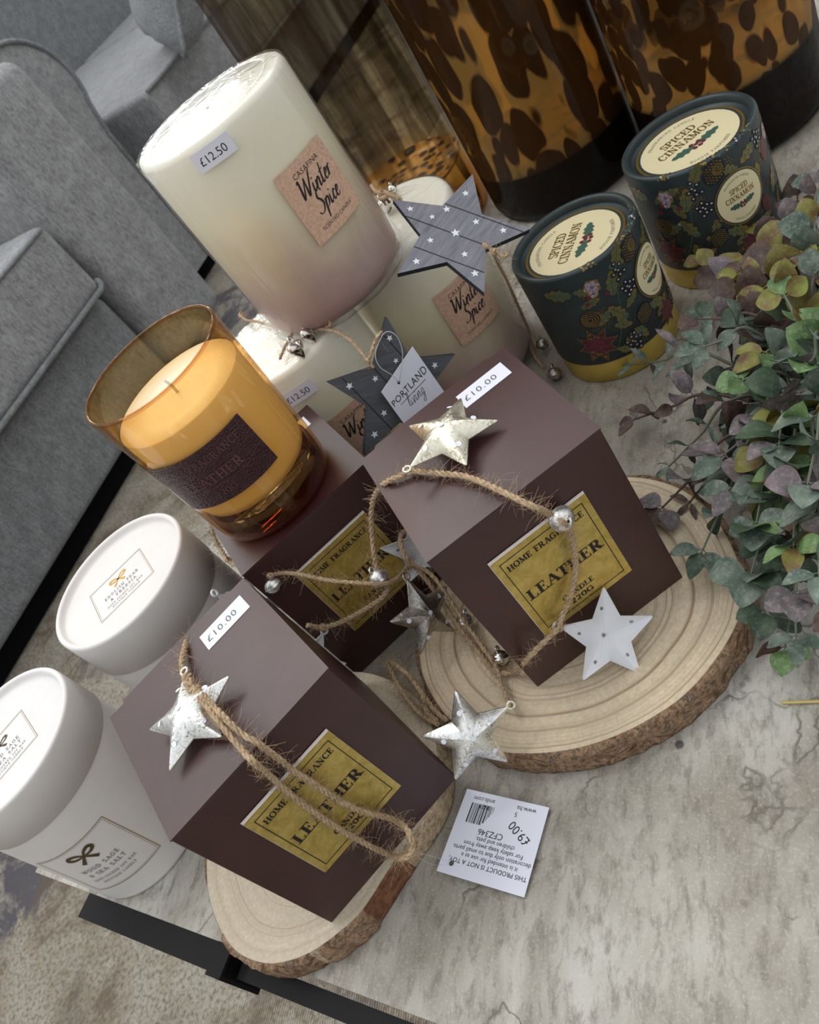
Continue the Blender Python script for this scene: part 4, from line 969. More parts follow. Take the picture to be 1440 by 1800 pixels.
# ------------------------------------------------------------------ jute twine
def twine(name, label, paths, r=.0011, hairs=900, seed=1, group=None, mat=M_jute, knots=()):
    rnd = random.Random(seed); m = MB()
    allp = []
    for P in paths:
        pts = catmull(P, 10)
        # resample
        res = [pts[0]]; acc = 0; step = .0011
        for a, b in zip(pts, pts[1:]):
            L = (b - a).length; t = step - acc
            while t < L: res.append(a + (b - a) * (t / L)); t += step
            acc = (L - (t - step))
        if len(res) < 4: continue
        allp.append(res)
        frames = []; prev = None
        for i, p in enumerate(res):
            d = (res[min(i + 1, len(res) - 1)] - res[max(i - 1, 0)]).normalized()
            a = d.orthogonal().normalized() if prev is None else (prev - d * prev.dot(d)).normalized()
            prev = a; frames.append((d, a, d.cross(a)))
        for k in range(3):
            row = []
            for i, p in enumerate(res):
                ph = 2 * PI * k / 3 + i * .62; _, a, b = frames[i]; row.append(p + (a * math.cos(ph) + b * math.sin(ph)) * r * .52)
            m.tube(row, lambda t, q=k: r * .60 * (1 + .12 * math.sin(t * 90 + q)), 6)
    tot = sum(len(q) for q in allp)
    for _ in range(hairs):
        q = rnd.choices(allp, [len(x) for x in allp])[0]; i = rnd.randrange(1, len(q) - 1); p = q[i]; d = (q[i + 1] - q[i - 1]).normalized()
        o = V((rnd.gauss(0, 1), rnd.gauss(0, 1), rnd.gauss(0, 1))); o = (o - d * o.dot(d) * .6).normalized()
        L = rnd.choice((.0025, .004, .006, .010)) * rnd.uniform(.5, 1.2); cu = V((rnd.gauss(0, 1), rnd.gauss(0, 1), rnd.gauss(0, 1))) * .5
        pp = []; x = p + o * r * .6; dd = (o + d * rnd.uniform(-1.2, 1.2)).normalized()
        for k in range(6): pp.append(x); dd = (dd + cu * .35).normalized(); x = x + dd * L / 5
        m.tube(pp, lambda t: .00007 * (1 - .6 * t) + .00002, 3, 1 if rnd.random() < .3 else 0, cap=False)
    for kp, ks in knots:
        # a knot: a few tight turns
        kp = V(kp)
        for j in range(3):
            ax = V((rnd.gauss(0, 1), rnd.gauss(0, 1), rnd.gauss(0, 1))).normalized(); u = ax.orthogonal().normalized(); v = ax.cross(u)
            m.tube([kp + (u * math.cos(a) + v * math.sin(a)) * ks + ax * .0003 * j for a in [2 * PI * i / 14 for i in range(13)]], r * .62, 6)
    o = m.build(name, [mat, M_juted]); tag(o, label, 'twine', group); return o

# ------------------------------------------------------------------ metal stars
def star_outline(Rr, k=.47, rounds=2):
    pts = [V(((Rr if i % 2 == 0 else Rr * k) * math.cos(PI / 2 + i * PI / 5), (Rr if i % 2 == 0 else Rr * k) * math.sin(PI / 2 + i * PI / 5), 0)) for i in range(10)]
    out = []
    for i in range(10):
        a, b, c = pts[i - 1], pts[i], pts[(i + 1) % 10]
        if i % 2 == 0:
            f = .13; p0 = b + (a - b) * f; p1 = b + (c - b) * f
            for j in range(5):
                t = j / 4; out.append(p0 * (1 - t) ** 2 + b * 2 * t * (1 - t) + p1 * t * t)
        else:
            f = .05; out += [b + (a - b) * f, b, b + (c - b) * f]
        nxt = pts[(i + 1) % 10]; f0 = .13 if i % 2 == 0 else .05; f1 = .05 if i % 2 == 0 else .13
        q0 = b + (nxt - b) * f0; q1 = nxt + (b - nxt) * f1
        for j in range(1, 5): out.append(q0 + (q1 - q0) * (j / 5))
    return out
def metal_star(label, c, x, n, mat, Rr=.0243, dome=.0068, flip=False, seed=0, dots=True):
    """x: direction of the looped tip, n: outward normal of the side the camera sees"""
    n = V(n); yv = V(x); xx = yv.cross(n)
    t = thing('star_ornament', label, 'star ornament', mat=frame(c, xx, n), group='metal stars tied on the twine')
    ol = star_outline(Rr); m = MB(); NR = 12
    sg = -1 if flip else 1
    def surf(tt, p, dz=0):
        hgt = dome * (1 - tt ** 1.9); nn = noise.noise(V((p.x * 160, p.y * 160, seed))) * .0003 * (1 - tt)
        w_ = tt ** .9; L_ = p.length; q = p * (tt * (w_ + (1 - w_) * Rr * .66 / L_))
        return V((q.x, q.y, sg * hgt + nn + dz))
    rows = [[surf(i / NR, p) for p in ol] for i in range(NR + 1)]
    m.grid([r_ for r_ in rows[::-1]], 0, True, closeu=True)
    rows2 = [[surf(i / NR, p, -.0007) for p in ol] for i in range(NR + 1)]
    m.grid(rows2, 1, True, closeu=True)
    m.grid([[rows2[-1][k] for k in range(len(ol))], [V((ol[k].x * 1.018, ol[k].y * 1.018, -.00035)) for k in range(len(ol))], [rows[-1][k] for k in range(len(ol))]], 2, True, closeu=True)
    m.build('star_body', [mat, M_whitemetal, M_whitemetal if flip else M_champ], t)
    if dots:
        md = MB(); mds = M_dent if flip else M_dot
        for k in range(6):
            a = PI / 2 + k * 2 * PI / 5 + .12; d = Rr * .56 if k < 5 else Rr * .04; tt = .70 if k < 5 else .05
            x0, y0 = d * math.cos(a), d * math.sin(a); z0 = sg * dome * (1 - min(1, tt) ** 1.9) + .00035
            if k == 5: z0 = sg * dome * .97 + .0004
            rdir = V((math.cos(a), math.sin(a), 0)); sl = sg * dome / Rr * 1.45; nn = V((rdir.x * sl, rdir.y * sl, 1)).normalized() if k < 5 else V((0, 0, 1))
            u = V((-rdir.y, rdir.x, 0)); v = nn.cross(u)
            rr = .0013 if not flip else .0009
            md.flat2d(disc(0, 0, rr, rr, 14), 0, (lambda U_, V_, h, p=V((x0, y0, z0)), u=u, v=v, nn=nn: p + u * U_ + v * V_ + nn * h), .0001, 0)
        md.build('dot' if not flip else 'dent', mds, t)
    lm_ = MB(); cy = Rr + .0009; lm_.tube([V((.0018 * math.cos(a), cy + .0018 * math.sin(a), 0)) for a in [2 * PI * i / 20 for i in range(21)]], .0007, 8)
    lm_.build('hanging_loop', M_whitemetal if flip else M_champ, t)
    return t
sc_ = lambda c: CAM + (V(c) - CAM) * (.0243 / .0265)
st_A = metal_star('silver star leaning on top of the nearest brown box under the twine', (-.129, .2778, .1362), (.1889, .9787, .0801), (-.031, -.0755, .9967), M_silver, dome=.0075, seed=1)
st_B = metal_star('champagne silver star lying on top of the brown box on the large slice', (.0365, .3084, .1388), (-.9834, -.1437, .1106), (.126, -.105, .986), M_champ, dome=.0075, seed=2)
cW = sc_((.0362, .2652, .0056)); cS = sc_((-.0537, .2837, -.0062)); cG = sc_((-.0359, .3902, -.0191))
st_W = metal_star('white painted back of a star leaning against the box on the large slice', cW, (-.6046, .4238, .6744), (.0344, -.832, .5537), M_whitemetal, dome=.0045, flip=True, seed=3)
st_S = metal_star('bright silver star hanging over the near rim of the large wood slice', CAM + (cS - CAM) * .95, (.9971, -.0354, -.0678), (.0084, -.8303, .5572), M_silver, Rr=.0243 * .95, seed=4)
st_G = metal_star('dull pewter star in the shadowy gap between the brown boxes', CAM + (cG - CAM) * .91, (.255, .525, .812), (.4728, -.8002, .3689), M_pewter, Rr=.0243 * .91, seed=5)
# three partly hidden stars: only a tip or an edge shows
p = front(C_, 398, 985, .004)
e1 = at(418, 990, .10)
metal_star('white edge of a star hanging at the left corner of the rear brown box', V((-.0985, .3625, .094)), (-.35, .1, .9), (.86, -.42, .28), M_whitemetal, flip=True, dome=.004, seed=6)
p2 = front(C_, 567, 1103, .004)
metal_star('white star almost hidden behind the nearest box, only its loop and tip showing', p2 + V((-.0225, -.004, -.0125)), (.88, 0.05, .47), (0, -1, .1), M_whitemetal, flip=True, dome=.004, seed=7)
metal_star('white dented star back standing behind the pewter star between the boxes', at(745, 990, .052) + V((.004, .010, 0)), (.35, .1, .93), (-.2, -.93, .3), M_whitemetal, flip=True, dome=.004, seed=8)

# ------------------------------------------------------------------ jingle bells
def bell(label, c, axis, r=.0052, mat=M_silver, heart=False, group='jingle bells on the twine', ringo=False):
    ax = V(axis).normalized(); t = thing('jingle_bell', label, 'bell', mat=frame(c, ax.orthogonal(), ax), group=group)
    m = MB()
    if not heart:
        prf = [(r * .12, r * .98)] + [(r * math.cos(R(a)), r * math.sin(R(a)) * .95) for a in (75, 60, 45, 30, 15, 6)] + [(r * 1.07, r * .03), (r * 1.07, -r * .03)] + [(r * math.cos(R(a)), r * math.sin(R(a)) * .95) for a in (-6, -15, -30, -45, -60, -75, -89)]
        m.lathe(prf[::-1], 40)
    else:
        n = 40; rows = []
        for j in range(13):
            ph = R(-89 + 178 * j / 12); row = []
            for k in range(n):
                a = 2 * PI * k / n; hx = 16 * math.sin(a) ** 3 / 16; hy = (13 * math.cos(a) - 5 * math.cos(2 * a) - 2 * math.cos(3 * a) - math.cos(4 * a)) / 16
                row.append(V((hx * r * 1.1 * math.cos(ph), r * .62 * math.sin(ph), hy * r * 1.1 * math.cos(ph))))
            rows.append(row)
        m.grid(rows, 0, True, closeu=True)
    m.build('bell_shell', mat, t)
    if not heart:
        s_ = MB(); s_.tube([V((0, r * 1.005 * math.cos(R(a)), r * .95 * math.sin(R(a)))) for a in range(-150, -29, 10)], r * .09, 6); s_.tube([V((r * 1.005 * math.cos(R(a)), 0, r * .95 * math.sin(R(a)))) for a in range(-150, -29, 10)], r * .09, 6); s_.build('slot', M_slot, t)
    l_ = MB(); l_.tube([V((r * .35 * math.cos(R(a)), 0, r * 1.05 + r * .35 * math.sin(R(a)))) for a in range(0, 361, 20)], r * .12, 8); l_.build('hanging_loop', mat, t)
    return t
# ------------------------------------------------------------------ garland paths
fB = lambda x, y, o=.003: front(B_, x, y, o)
fC = lambda x, y, o=.004: front(C_, x, y, o)
fA = lambda x, y, o=.003: front(A_, x, y, o)
kB = at(722, 828, hB + .003)
bell1 = fB(988, 912, .0062)
kW = fB(982, 1103, .006)
g1 = [kB, at(760, 831, hB + .0035), at(820, 838, hB + .004), at(870, 858, hB + .0045), at(915, 880, hB + .004), at(945, 893, hB + .002), fB(968, 905, .009)]
g1b = [fB(985, 915, .013), fB(1000, 930, .009), fB(1010, 965, .006), fB(1011, 1010, .005), fB(1000, 1055, .005), fB(985, 1090, .006), kW, fB(955, 1130, .007), fB(930, 1155, .007), at(905, 1178, .024), at(880, 1183, .0215), at(862, 1172, .021), at(838, 1142, .022), at(805, 1100, .030), at(780, 1062, .037), at(752, 1022, .046), at(728, 995, .054), at(712, 978, .060), at(704, 955, .064), at(706, 938, .062), at(716, 932, .058)]
g1c = [kB, at(700, 838, hB + .003), at(682, 846, hB + .002), at(667, 858, hB - .003), at(656, 880, .118), at(653, 910, .108), at(655, 950, .096), at(660, 990, .086), at(664, 1008, .082)]
bell2 = at(666, 1016, .080)
k2 = fC(567, 1103, .006)
g1d = [bell2 + V((0, -.003, -.004)), at(681, 1034, .074), at(672, 1050, .070), at(650, 1066, .064), at(615, 1086, .056), at(590, 1097, .052), k2, fC(550, 1101, .006), fC(538, 1098, .006)]
bell3 = at(478, 1027, .094)
g2 = [at(371, 925, .098), at(378, 948, .100), at(390, 968, .103), at(400, 984, .104), at(425, 997, .103), at(455, 1003, .101), at(474, 1010, .100), at(500, 1007, .098), at(530, 1010, .096), at(570, 1019, .092), at(620, 1024, .088), at(650, 1026, .085), at(676, 1026, .080), at(700, 1016, .072), at(710, 1004, .066), at(722, 996, .060), at(745, 1001, .053), at(768, 1020, .047), at(792, 1056, .038), at(815, 1090, .031), at(845, 1132, .026), at(872, 1172, .023), at(883, 1205, .023), at(893, 1232, .024), at(896, 1240, .026)]
twine('jute_garland', 'hairy jute twine looping over the box on the large slice and down between boxes', [g1, g1b, g1c, g1d], .00135, 2100, 5, 'jute garlands', knots=[(kB, .0018), (kW, .0018), (k2, .0018)])
twine('jute_garland', 'jute twine crossing the rear box from the jar to the bright silver star', [g2], .00115, 1000, 6, 'jute garlands', knots=[(at(400, 984, .105), .0017), (at(475, 1012, .1005), .0015), (at(896, 1240, .0262), .0014)])
bell('chipped silver bell hanging at the front top edge of the box on large slice', bell1, (.1, -.9, .3), .0056)
bell('chipped silver bell in front of the gold label of the rear box', bell2, (.0, .25, 1), .0054)
bell('chipped silver bell hanging left on the rear box beside the jar', bell3, (.05, .2, 1), .0054)
bell('small shiny silver bell lying on the large slice under the twine', at(880, 1157, .0225), (.3, .5, .6), .0046, M_chrome)
bell('small silver bell half hidden by twine beside the pewter star', at(817, 1092, .026), (.5, .2, .6), .0048, M_silver)
# twine coil resting between the two slices
g3 = [at(682, 1163, .030), at(692, 1190, .029), at(706, 1215, .027), at(726, 1242, .024), at(748, 1262, .022), at(775, 1275, .020)]
g3b = [at(682, 1163, .030), at(700, 1172, .031), at(722, 1192, .029), at(742, 1220, .026), at(750, 1250, .023), at(770, 1268, .021)]
g3c = [at(724, 1195, .026), at(748, 1228, .024), at(768, 1252, .022), at(788, 1268, .020)]
twine('jute_loop', 'loose loop of jute twine lying between the nearest box and the large slice', [g3, g3b, g3c], .0013, 1100, 8)
# garland over the nearest box
kA = at(336, 1205, hA + .008)
gA0 = [at(331, 1118, hA - .004), at(326, 1135, hA + .001), at(320, 1160, hA + .004), at(322, 1182, hA + .006), kA]
def mixp(lst): return lst
gA1 = [kA, at(362, 1240, hA + .012), at(395, 1282, hA + .011), at(425, 1318, hA + .006), at(448, 1341, hA + .0035), fA(480, 1368, .004), fA(515, 1400, .005), fA(560, 1433, .006), fA(605, 1462, .006), fA(650, 1487, .006), fA(685, 1503, .006), at(706, 1509, .048), at(722, 1500, .050), at(724, 1480, .052), at(714, 1456, .054), fA(690, 1440, .006), fA(650, 1430, .006), fA(605, 1413, .007), fA(560, 1383, .006), fA(520, 1358, .005), fA(485, 1330, .005), at(452, 1306, hA + .004), at(425, 1290, hA + .008), at(395, 1262, hA + .012), at(360, 1225, hA + .011), kA]
twine('jute_garland', 'doubled jute twine draped from the star down across the nearest gold label', [gA0, gA1], .00135, 2000, 9, 'jute garlands', knots=[(kA, .0030), (at(330, 1195, hA + .0075), .0026), (at(345, 1215, hA + .0095), .0024)])
gC = [at(775, 1365, .006), at(782, 1380, .004), at(778, 1400, .0035), at(768, 1415, .003), at(758, 1425, .003)]
gC2 = [at(768, 1358, .008), at(776, 1378, .0075), at(772, 1395, .006), at(762, 1408, .005)]
twine('jute_end', 'short ends of brown twine poking out behind the corner of the nearest box', [gC, gC2], .0012, 200, 10)

# ------------------------------------------------------------------ white swing tag on the table
tg = [at(822, 1387, .006), at(966, 1420, .002), at(922, 1578, .0015), at(768, 1531, .005)]
tag_t = thing('swing_tag', 'white card swing tag with a £9.00 sticker lying on the grey table', 'tag', mat=frame(tg[2], tg[3] - tg[2], (tg[1] - tg[2]).cross(tg[3] - tg[2])))
inv = tag_t.matrix_world.inverted(); q4 = [inv @ p for p in tg]   # order: far-left, far-right, near-right, near-left ; local origin near-right
U0 = q4[3]; V0 = q4[1]; W_ = U0.length; Hh = V0.length
# text frame: reads upside down from the camera, so +u runs from the near-right corner to the near-left corner and +v towards the far edge is down
ux = U0.normalized(); vy = (V0 - ux * V0.dot(ux)).normalized()
def mpt(u, v, h):
    # bilinear over the real (slightly skewed) card
    a, b = u / W_, v / Hh; p = (1 - a) * (1 - b) * q4[2] + a * (1 - b) * q4[3] + a * b * q4[0] + (1 - a) * b * q4[1]
    return V((p.x, p.y, p.z + h))
m = MB(); m.flat2d(rect(0, 0, W_, Hh), 0, mpt, .0004, .004); m.flat2d(rect(0, 0, W_, Hh), 0, mpt, 0, .004)
for a, b in (((0, 0), (W_, 0)), ((W_, 0), (W_, Hh)), ((W_, Hh), (0, Hh)), ((0, Hh), (0, 0))): m.add([mpt(*a, 0), mpt(*b, 0), mpt(*b, .0004), mpt(*a, .0004)], [[0, 1, 2, 3]], 0, False)
def tx(s_, size, cx, cy, rot=180, **k): m.flat2d(off(sans(s_, size, **k), 0, 0), 1, (lambda u, v, h, cx=cx, cy=cy: mpt(cx - u if 0 else cx + u, cy - v, h)), .00048, 0)
# v grows away from the near edge; text top faces the near edge, so flip v only and mirror u to keep it readable
def txt(s_, size, cu, cv, anchor='c', rot=0, **k):
    P = off(sans(s_, size, anchor=anchor, **k), 0, 0, rot)
    m.flat2d(P, 1, (lambda u, v, h: mpt(cu + u, cv - v, h)), .0005, 0)
txt('THIS PRODUCT IS NOT A TOY,', .0030, W_ * .47, Hh * .20, offset=.004)
txt('it is intended for use as a', .0030, W_ * .47, Hh * .275)
txt('decoration only due to small parts.', .0030, W_ * .47, Hh * .345)
txt('For safety keep away from', .0030, W_ * .47, Hh * .415)
txt('children and pets.', .0030, W_ * .47, Hh * .485)
txt('CFZ346', .0042, W_ * .55, Hh * .58)
bx_ = W_ * .60; rr = random.Random(4)
for k in range(17):
    wdt = rr.choice((.0002, .0004, .0007)); cut = max(0, (6 - k)) / 6 * .007
    m.flat2d(rect(bx_, Hh * .62 + cut, bx_ + wdt, Hh * .62 + .0098), 1, mpt, .0005, 0); bx_ += wdt + rr.choice((.0003, .0005))
txt('5               3629', .0032, W_ * .55, Hh * .86)
txt('www.ha              ands.com', .0032, W_ * .50, Hh * .94)
m.flat2d([[(.001, Hh * .45), (W_ * .50, Hh * .56), (W_ * .50, Hh * .95), (.003, Hh * .80)]][:0], 0, mpt, .0006, 0)
txt('£9.00', .0062, W_ * .22, Hh * .68, rot=R(-32))
m.flat2d(disc(W_ * .865, Hh * .125, .0013, .0013, 16), 2, mpt, .0005, 0)
m.build('card', [M_paper, M_ink, flat('punched_hole', sr(92, 88, 80), .7)], tag_t)
m = MB(); hole = mpt(W_ * .865, Hh * .125, .0006); e0 = inv @ at(716, 1494, .044); m.tube(catmull([hole, hole + (e0 - hole) * .3 + V((0, 0, .003)), hole + (e0 - hole) * .7 + V((0, 0, .001)), e0], 6), .00016, 6)
m.tube(catmull([hole, hole + (e0 - hole) * .35 + V((.001, .003, .0)), e0], 6), .00012, 6)
sp_ = []
m.build('nylon_thread', M_thread, tag_t)

# ------------------------------------------------------------------ grey wooden stars
def wood_star(label, c, x, n, Rr, mat, dotrot, th=.0036):
    n = V(n); yv = V(x); xx = yv.cross(n)
    t = thing('wooden_star', label, 'star ornament', mat=frame(c, xx, n), group='grey wooden stars hung on the pillar candles')
    pts = [V(((Rr if i % 2 == 0 else Rr * .47) * math.cos(PI / 2 + i * PI / 5), (Rr if i % 2 == 0 else Rr * .47) * math.sin(PI / 2 + i * PI / 5), 0)) for i in range(10)]
    m = MB(); n_ = len(pts)
    m.add([p for p in pts], [list(range(10))], 0, False); m.add([p - V((0, 0, th)) for p in pts], [list(range(10))[::-1]], 1, False)
    for i in range(10):
        a, b = pts[i], pts[(i + 1) % 10]; z = V((0, 0, th)); m.add([a, a - z, b - z, b], [[0, 1, 2, 3]], 1, False)
    ca, sa = math.cos(dotrot), math.sin(dotrot)
    # plank grooves, cut to the outline
    def inside(px, py):
        c_ = False
        for i in range(10):
            a, b = pts[i], pts[(i + 1) % 10]
            if (a.y > py) != (b.y > py) and px < (b.x - a.x) * (py - a.y) / (b.y - a.y) + a.x: c_ = not c_
        return c_
    for d in (-Rr * .42, -Rr * .02, Rr * .38):
        run = []; N_ = 120
        for i in range(N_ + 1):
            s_ = -Rr * 1.1 + 2.2 * Rr * i / N_; px, py = s_ * ca - d * sa, s_ * sa + d * ca
            if inside(px, py): run.append((px, py))
            if (not inside(px, py) or i == N_) and run:
                if len(run) > 1: m.flat2d(ribbon([run[0], run[-1]], lambda a, b, t: .0006), 2, (lambda u, v, h: V((u, v, h))), .0001, 0)
                run = []
    for dx, dy, s_ in ((0, 0, 1.1), (0, .72, .8), (.62, .22, .85), (.38, -.52, .85), (-.40, -.55, .95), (-.66, .2, .9), (-.28, .22, .8), (.26, .3, .9), (.3, -.14, .85), (-.22, -.28, .85), (.05, .4, .7)):
        m.flat2d(star2(dx * Rr, dy * Rr, Rr * .062 * s_, .4), 3, (lambda u, v, h: V((u, v, h))), .00012, 0)
    m.build('star_body', [mat, M_staredge, M_groove, M_dot], t); return t
wsU = wood_star('light grey planked wooden star with white stars, lying on the far pillar candle', V((.12, .4258, .155)), (-.3078, .7179, .6244) if 0 else (.9291 * 0 + -.3078, .7179, .6244), (.2049, -.5908, .7803), .0414, M_greywood, R(-81))
cL = CAM + (V((.0346, .3594, .1435)) - CAM) * (.0414 / .0364)
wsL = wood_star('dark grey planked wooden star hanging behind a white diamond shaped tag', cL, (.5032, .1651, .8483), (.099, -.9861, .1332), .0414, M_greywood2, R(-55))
# diamond swing tag in front of the lower star
pt = cL + V((0, -.004, 0)); nL = V((.099, -.9861, .1332)).normalized()
dq = [onplane(x, y, pt, nL) for x, y in ((725, 609), (781, 689), (711, 746), (670, 689))]
dt = thing('swing_tag', 'white diamond swing tag lettered PORTLAND in front of the dark wooden star', 'tag', mat=frame(dq[3], dq[0] - dq[3], nL))
inv = dt.matrix_world.inverted(); dl = [inv @ p for p in dq]; Wd = (dl[0] - dl[3]).length; Hd = (dl[2] - dl[3]).length
def mpd(u, v, h):
    a, b = u / Wd, v / Hd; p = (1 - a) * (1 - b) * dl[2] + a * (1 - b) * dl[1] + a * b * dl[0] + (1 - a) * b * dl[3]; return V((p.x, p.y, p.z + h))
m = MB(); m.flat2d(rect(0, 0, Wd, Hd), 0, mpd, .0004, 0); m.flat2d(rect(0, 0, Wd, Hd), 0, mpd, 0, 0)
for a, b in (((0, 0), (Wd, 0)), ((Wd, 0), (Wd, Hd)), ((Wd, Hd), (0, Hd)), ((0, Hd), (0, 0))): m.add([mpd(*a, 0), mpd(*b, 0), mpd(*b, .0004), mpd(*a, .0004)], [[0, 1, 2, 3]], 0, False)
m.flat2d(off(sans('PORTLAND', .0052, spacing=1.1), Wd * .5, Hd * .50), 1, mpd, .0005, 0); m.flat2d(rect(Wd * .16, Hd * .42, Wd * .84, Hd * .432), 1, mpd, .0005, 0)
m.flat2d(off(script_text('living', .0075, .05), Wd * .5, Hd * .24), 2, mpd, .0005, 0); m.flat2d(disc(Wd * .38, Hd * .80, .0009), 1, mpd, .0005, 0)
m.build('card', [M_paper, M_ink, M_greyink], dt)
m = MB(); ho = mpd(Wd * .38, Hd * .8, .0006); i2 = lambda x, y, o: inv @ (onplane(x, y, pt + nL * o, nL))
m.tube(catmull([ho, i2(708, 625, .004), i2(700, 595, .005), i2(685, 583, .004), i2(672, 590, .003), i2(660, 622, .003), i2(668, 645, .004), i2(690, 660, .004), ho], 8), .00022, 6); m.build('nylon_thread', flat('white_nylon', sr(206, 206, 212), .3), dt)
# twine holding the stars
zc2 = .1395
gt1 = [at(422, 552, zc2 + .003), at(432, 562, zc2 + .004), at(455, 566, zc2 + .003), at(480, 573, zc2 + .003), at(505, 577, zc2 + .003), at(530, 577, zc2 + .003), at(555, 578, zc2 + .003), at(578, 580, zc2 + .003), at(598, 586, zc2 + .001), onplane(615, 597, pt + V((0, .016, 0)), nL), onplane(632, 615, pt + V((0, .008, 0)), nL), onplane(645, 632, pt + V((0, .001, 0)), nL), onplane(658, 648, pt + V((0, -.002, 0)), nL)]
gt1b = [onplane(648, 636, pt + V((0, -.001, 0)), nL), onplane(655, 612, pt, nL), onplane(665, 590, pt, nL), onplane(672, 583, pt + V((0, .001, 0)), nL)]
gt1c = [at(552, 566, zc2 + .004), at(560, 561, zc2 + .006), at(578, 563, zc2 + .006), at(580, 572, zc2 + .004), at(570, 578, zc2 + .003)]
gt1d = [at(520, 570, zc2 + .004), at(512, 590, zc2 + .004), at(500, 612, zc2 + .003), at(492, 632, zc2 + .002)]
twine('jute_string', 'thin jute string lying on the lower pillar candle and holding the dark wooden star', [gt1, gt1b, gt1c, gt1d], .0009, 350, 12, 'jute strings of the wooden stars', knots=[(at(424, 553, zc2 + .003), .0018), (onplane(646, 634, pt + V((0, -.001, 0)), nL), .0013)])
bell('polished heart bell on the lower pillar candle, closer to the hanging star', at(543, 588, zc2 + .004), (.2, .5, 1), .0058, M_chrome, True, 'heart bells on the pillar candle')
bell('polished heart bell on the lower pillar candle, nearer the jar candle', at(522, 614, zc2 + .004), (.1, .4, 1), .0062, M_chrome, True, 'heart bells on the pillar candle')
gt2 = [at(654, 326, .150), at(664, 338, .150), at(678, 338, .152), at(692, 345, .158), at(704, 352, .166)]
gt2b = [at(652, 345, .149), at(668, 348, .150), at(684, 344, .154)]
twine('jute_string', 'short bunch of jute at the top tip of the light grey wooden star', [gt2, gt2b], .0014, 300, 13, 'jute strings of the wooden stars', knots=[(at(672, 340, .152), .0022)])
bell('polished silver bell beside the jute bunch at the stacked candle', at(675, 362, .144), (.2, .3, 1), .0054, M_chrome)
bell('tiny bright bell above the jute bunch near the light grey star', at(690, 332, .154), (.2, .3, 1), .0032, M_chrome)
gt3 = [at(849, 429, .150), at(862, 438, .146), at(872, 455, .135), at(882, 475, .115), at(893, 497, .092), at(905, 525, .066), at(915, 548, .044), at(925, 570, .025), at(935, 590, .012), at(945, 612, .006)]
gt3b = [at(862, 438, .146), at(876, 446, .142), at(886, 452, .140), at(892, 447, .140), at(886, 443, .141)]
gt3c = [at(908, 548, .030), at(918, 575, .014), at(928, 600, .006), at(940, 625, .004), at(955, 645, .004)]
twine('jute_string', 'long jute string trailing from the light grey star down beside the candle tube', [gt3, gt3b, gt3c], .0010, 550, 14, 'jute strings of the wooden stars', knots=[(at(868, 442, .145), .0016)])
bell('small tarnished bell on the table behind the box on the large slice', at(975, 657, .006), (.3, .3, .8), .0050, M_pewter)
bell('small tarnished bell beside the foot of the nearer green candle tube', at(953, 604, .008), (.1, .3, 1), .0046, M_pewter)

# ------------------------------------------------------------------ dried straw
m = MB(); m.tube(catmull([at(1374, 1235, .0012), at(1410, 1234, .0014), at(1450, 1233, .0012), at(1475, 1234, .0012)], 5), .0007, 6)
tag(m.build('straw', flat('dry_straw', sr(196, 176, 110), .7)), 'thin dry straw lying on the table below the plant', 'straw')

# ------------------------------------------------------------------ artificial eucalyptus
plant = thing('artificial_eucalyptus', 'bushy artificial eucalyptus with green and plum leaves at the right of the table', 'plant', at(1475, 735, .0))
PB = plant.location.copy()
def leafmesh(kind, mi):
    L, W, rd = [(1, .80, .9), (1, .52, .8), (1, .26, .6), (1, .92, 1.0)][kind]
    m = MB(); n = 9; rows = []
    for i in range(n + 1):
        t = i / n; w_ = W / 2 * (math.sin(PI * t ** .8) ** .75 if 0 < t < 1 else 0.001) ; x = .12 + t * .88
        rows.append([V((x, w_ * a, .10 * math.sin(PI * t * .9) - .16 * abs(a) * 0 + .10 * (a * a) * w_ * 2.2 + .015 * math.sin(9 * t + a * 3))) for a in (-1, -.66, -.33, 0, .33, .66, 1)])
    m.grid(rows, 0, True); m.grid([[p - V((0, 0, .012)) for p in r_][::-1] for r_ in rows], 0, True)
    m.tube([V((0, 0, 0)), V((.07, 0, .0)), V((.14, 0, .02))], .016, 5)
    m.v = [p * .02 for p in m.v]; me = bpy.data.meshes.new('leaf'); me.from_pydata([tuple(p) for p in m.v], [], m.f); me.polygons.foreach_set('use_smooth', m.s); me.materials.append(LEAFM[mi]); return me, m
LM = {}
rnd = random.Random(21)
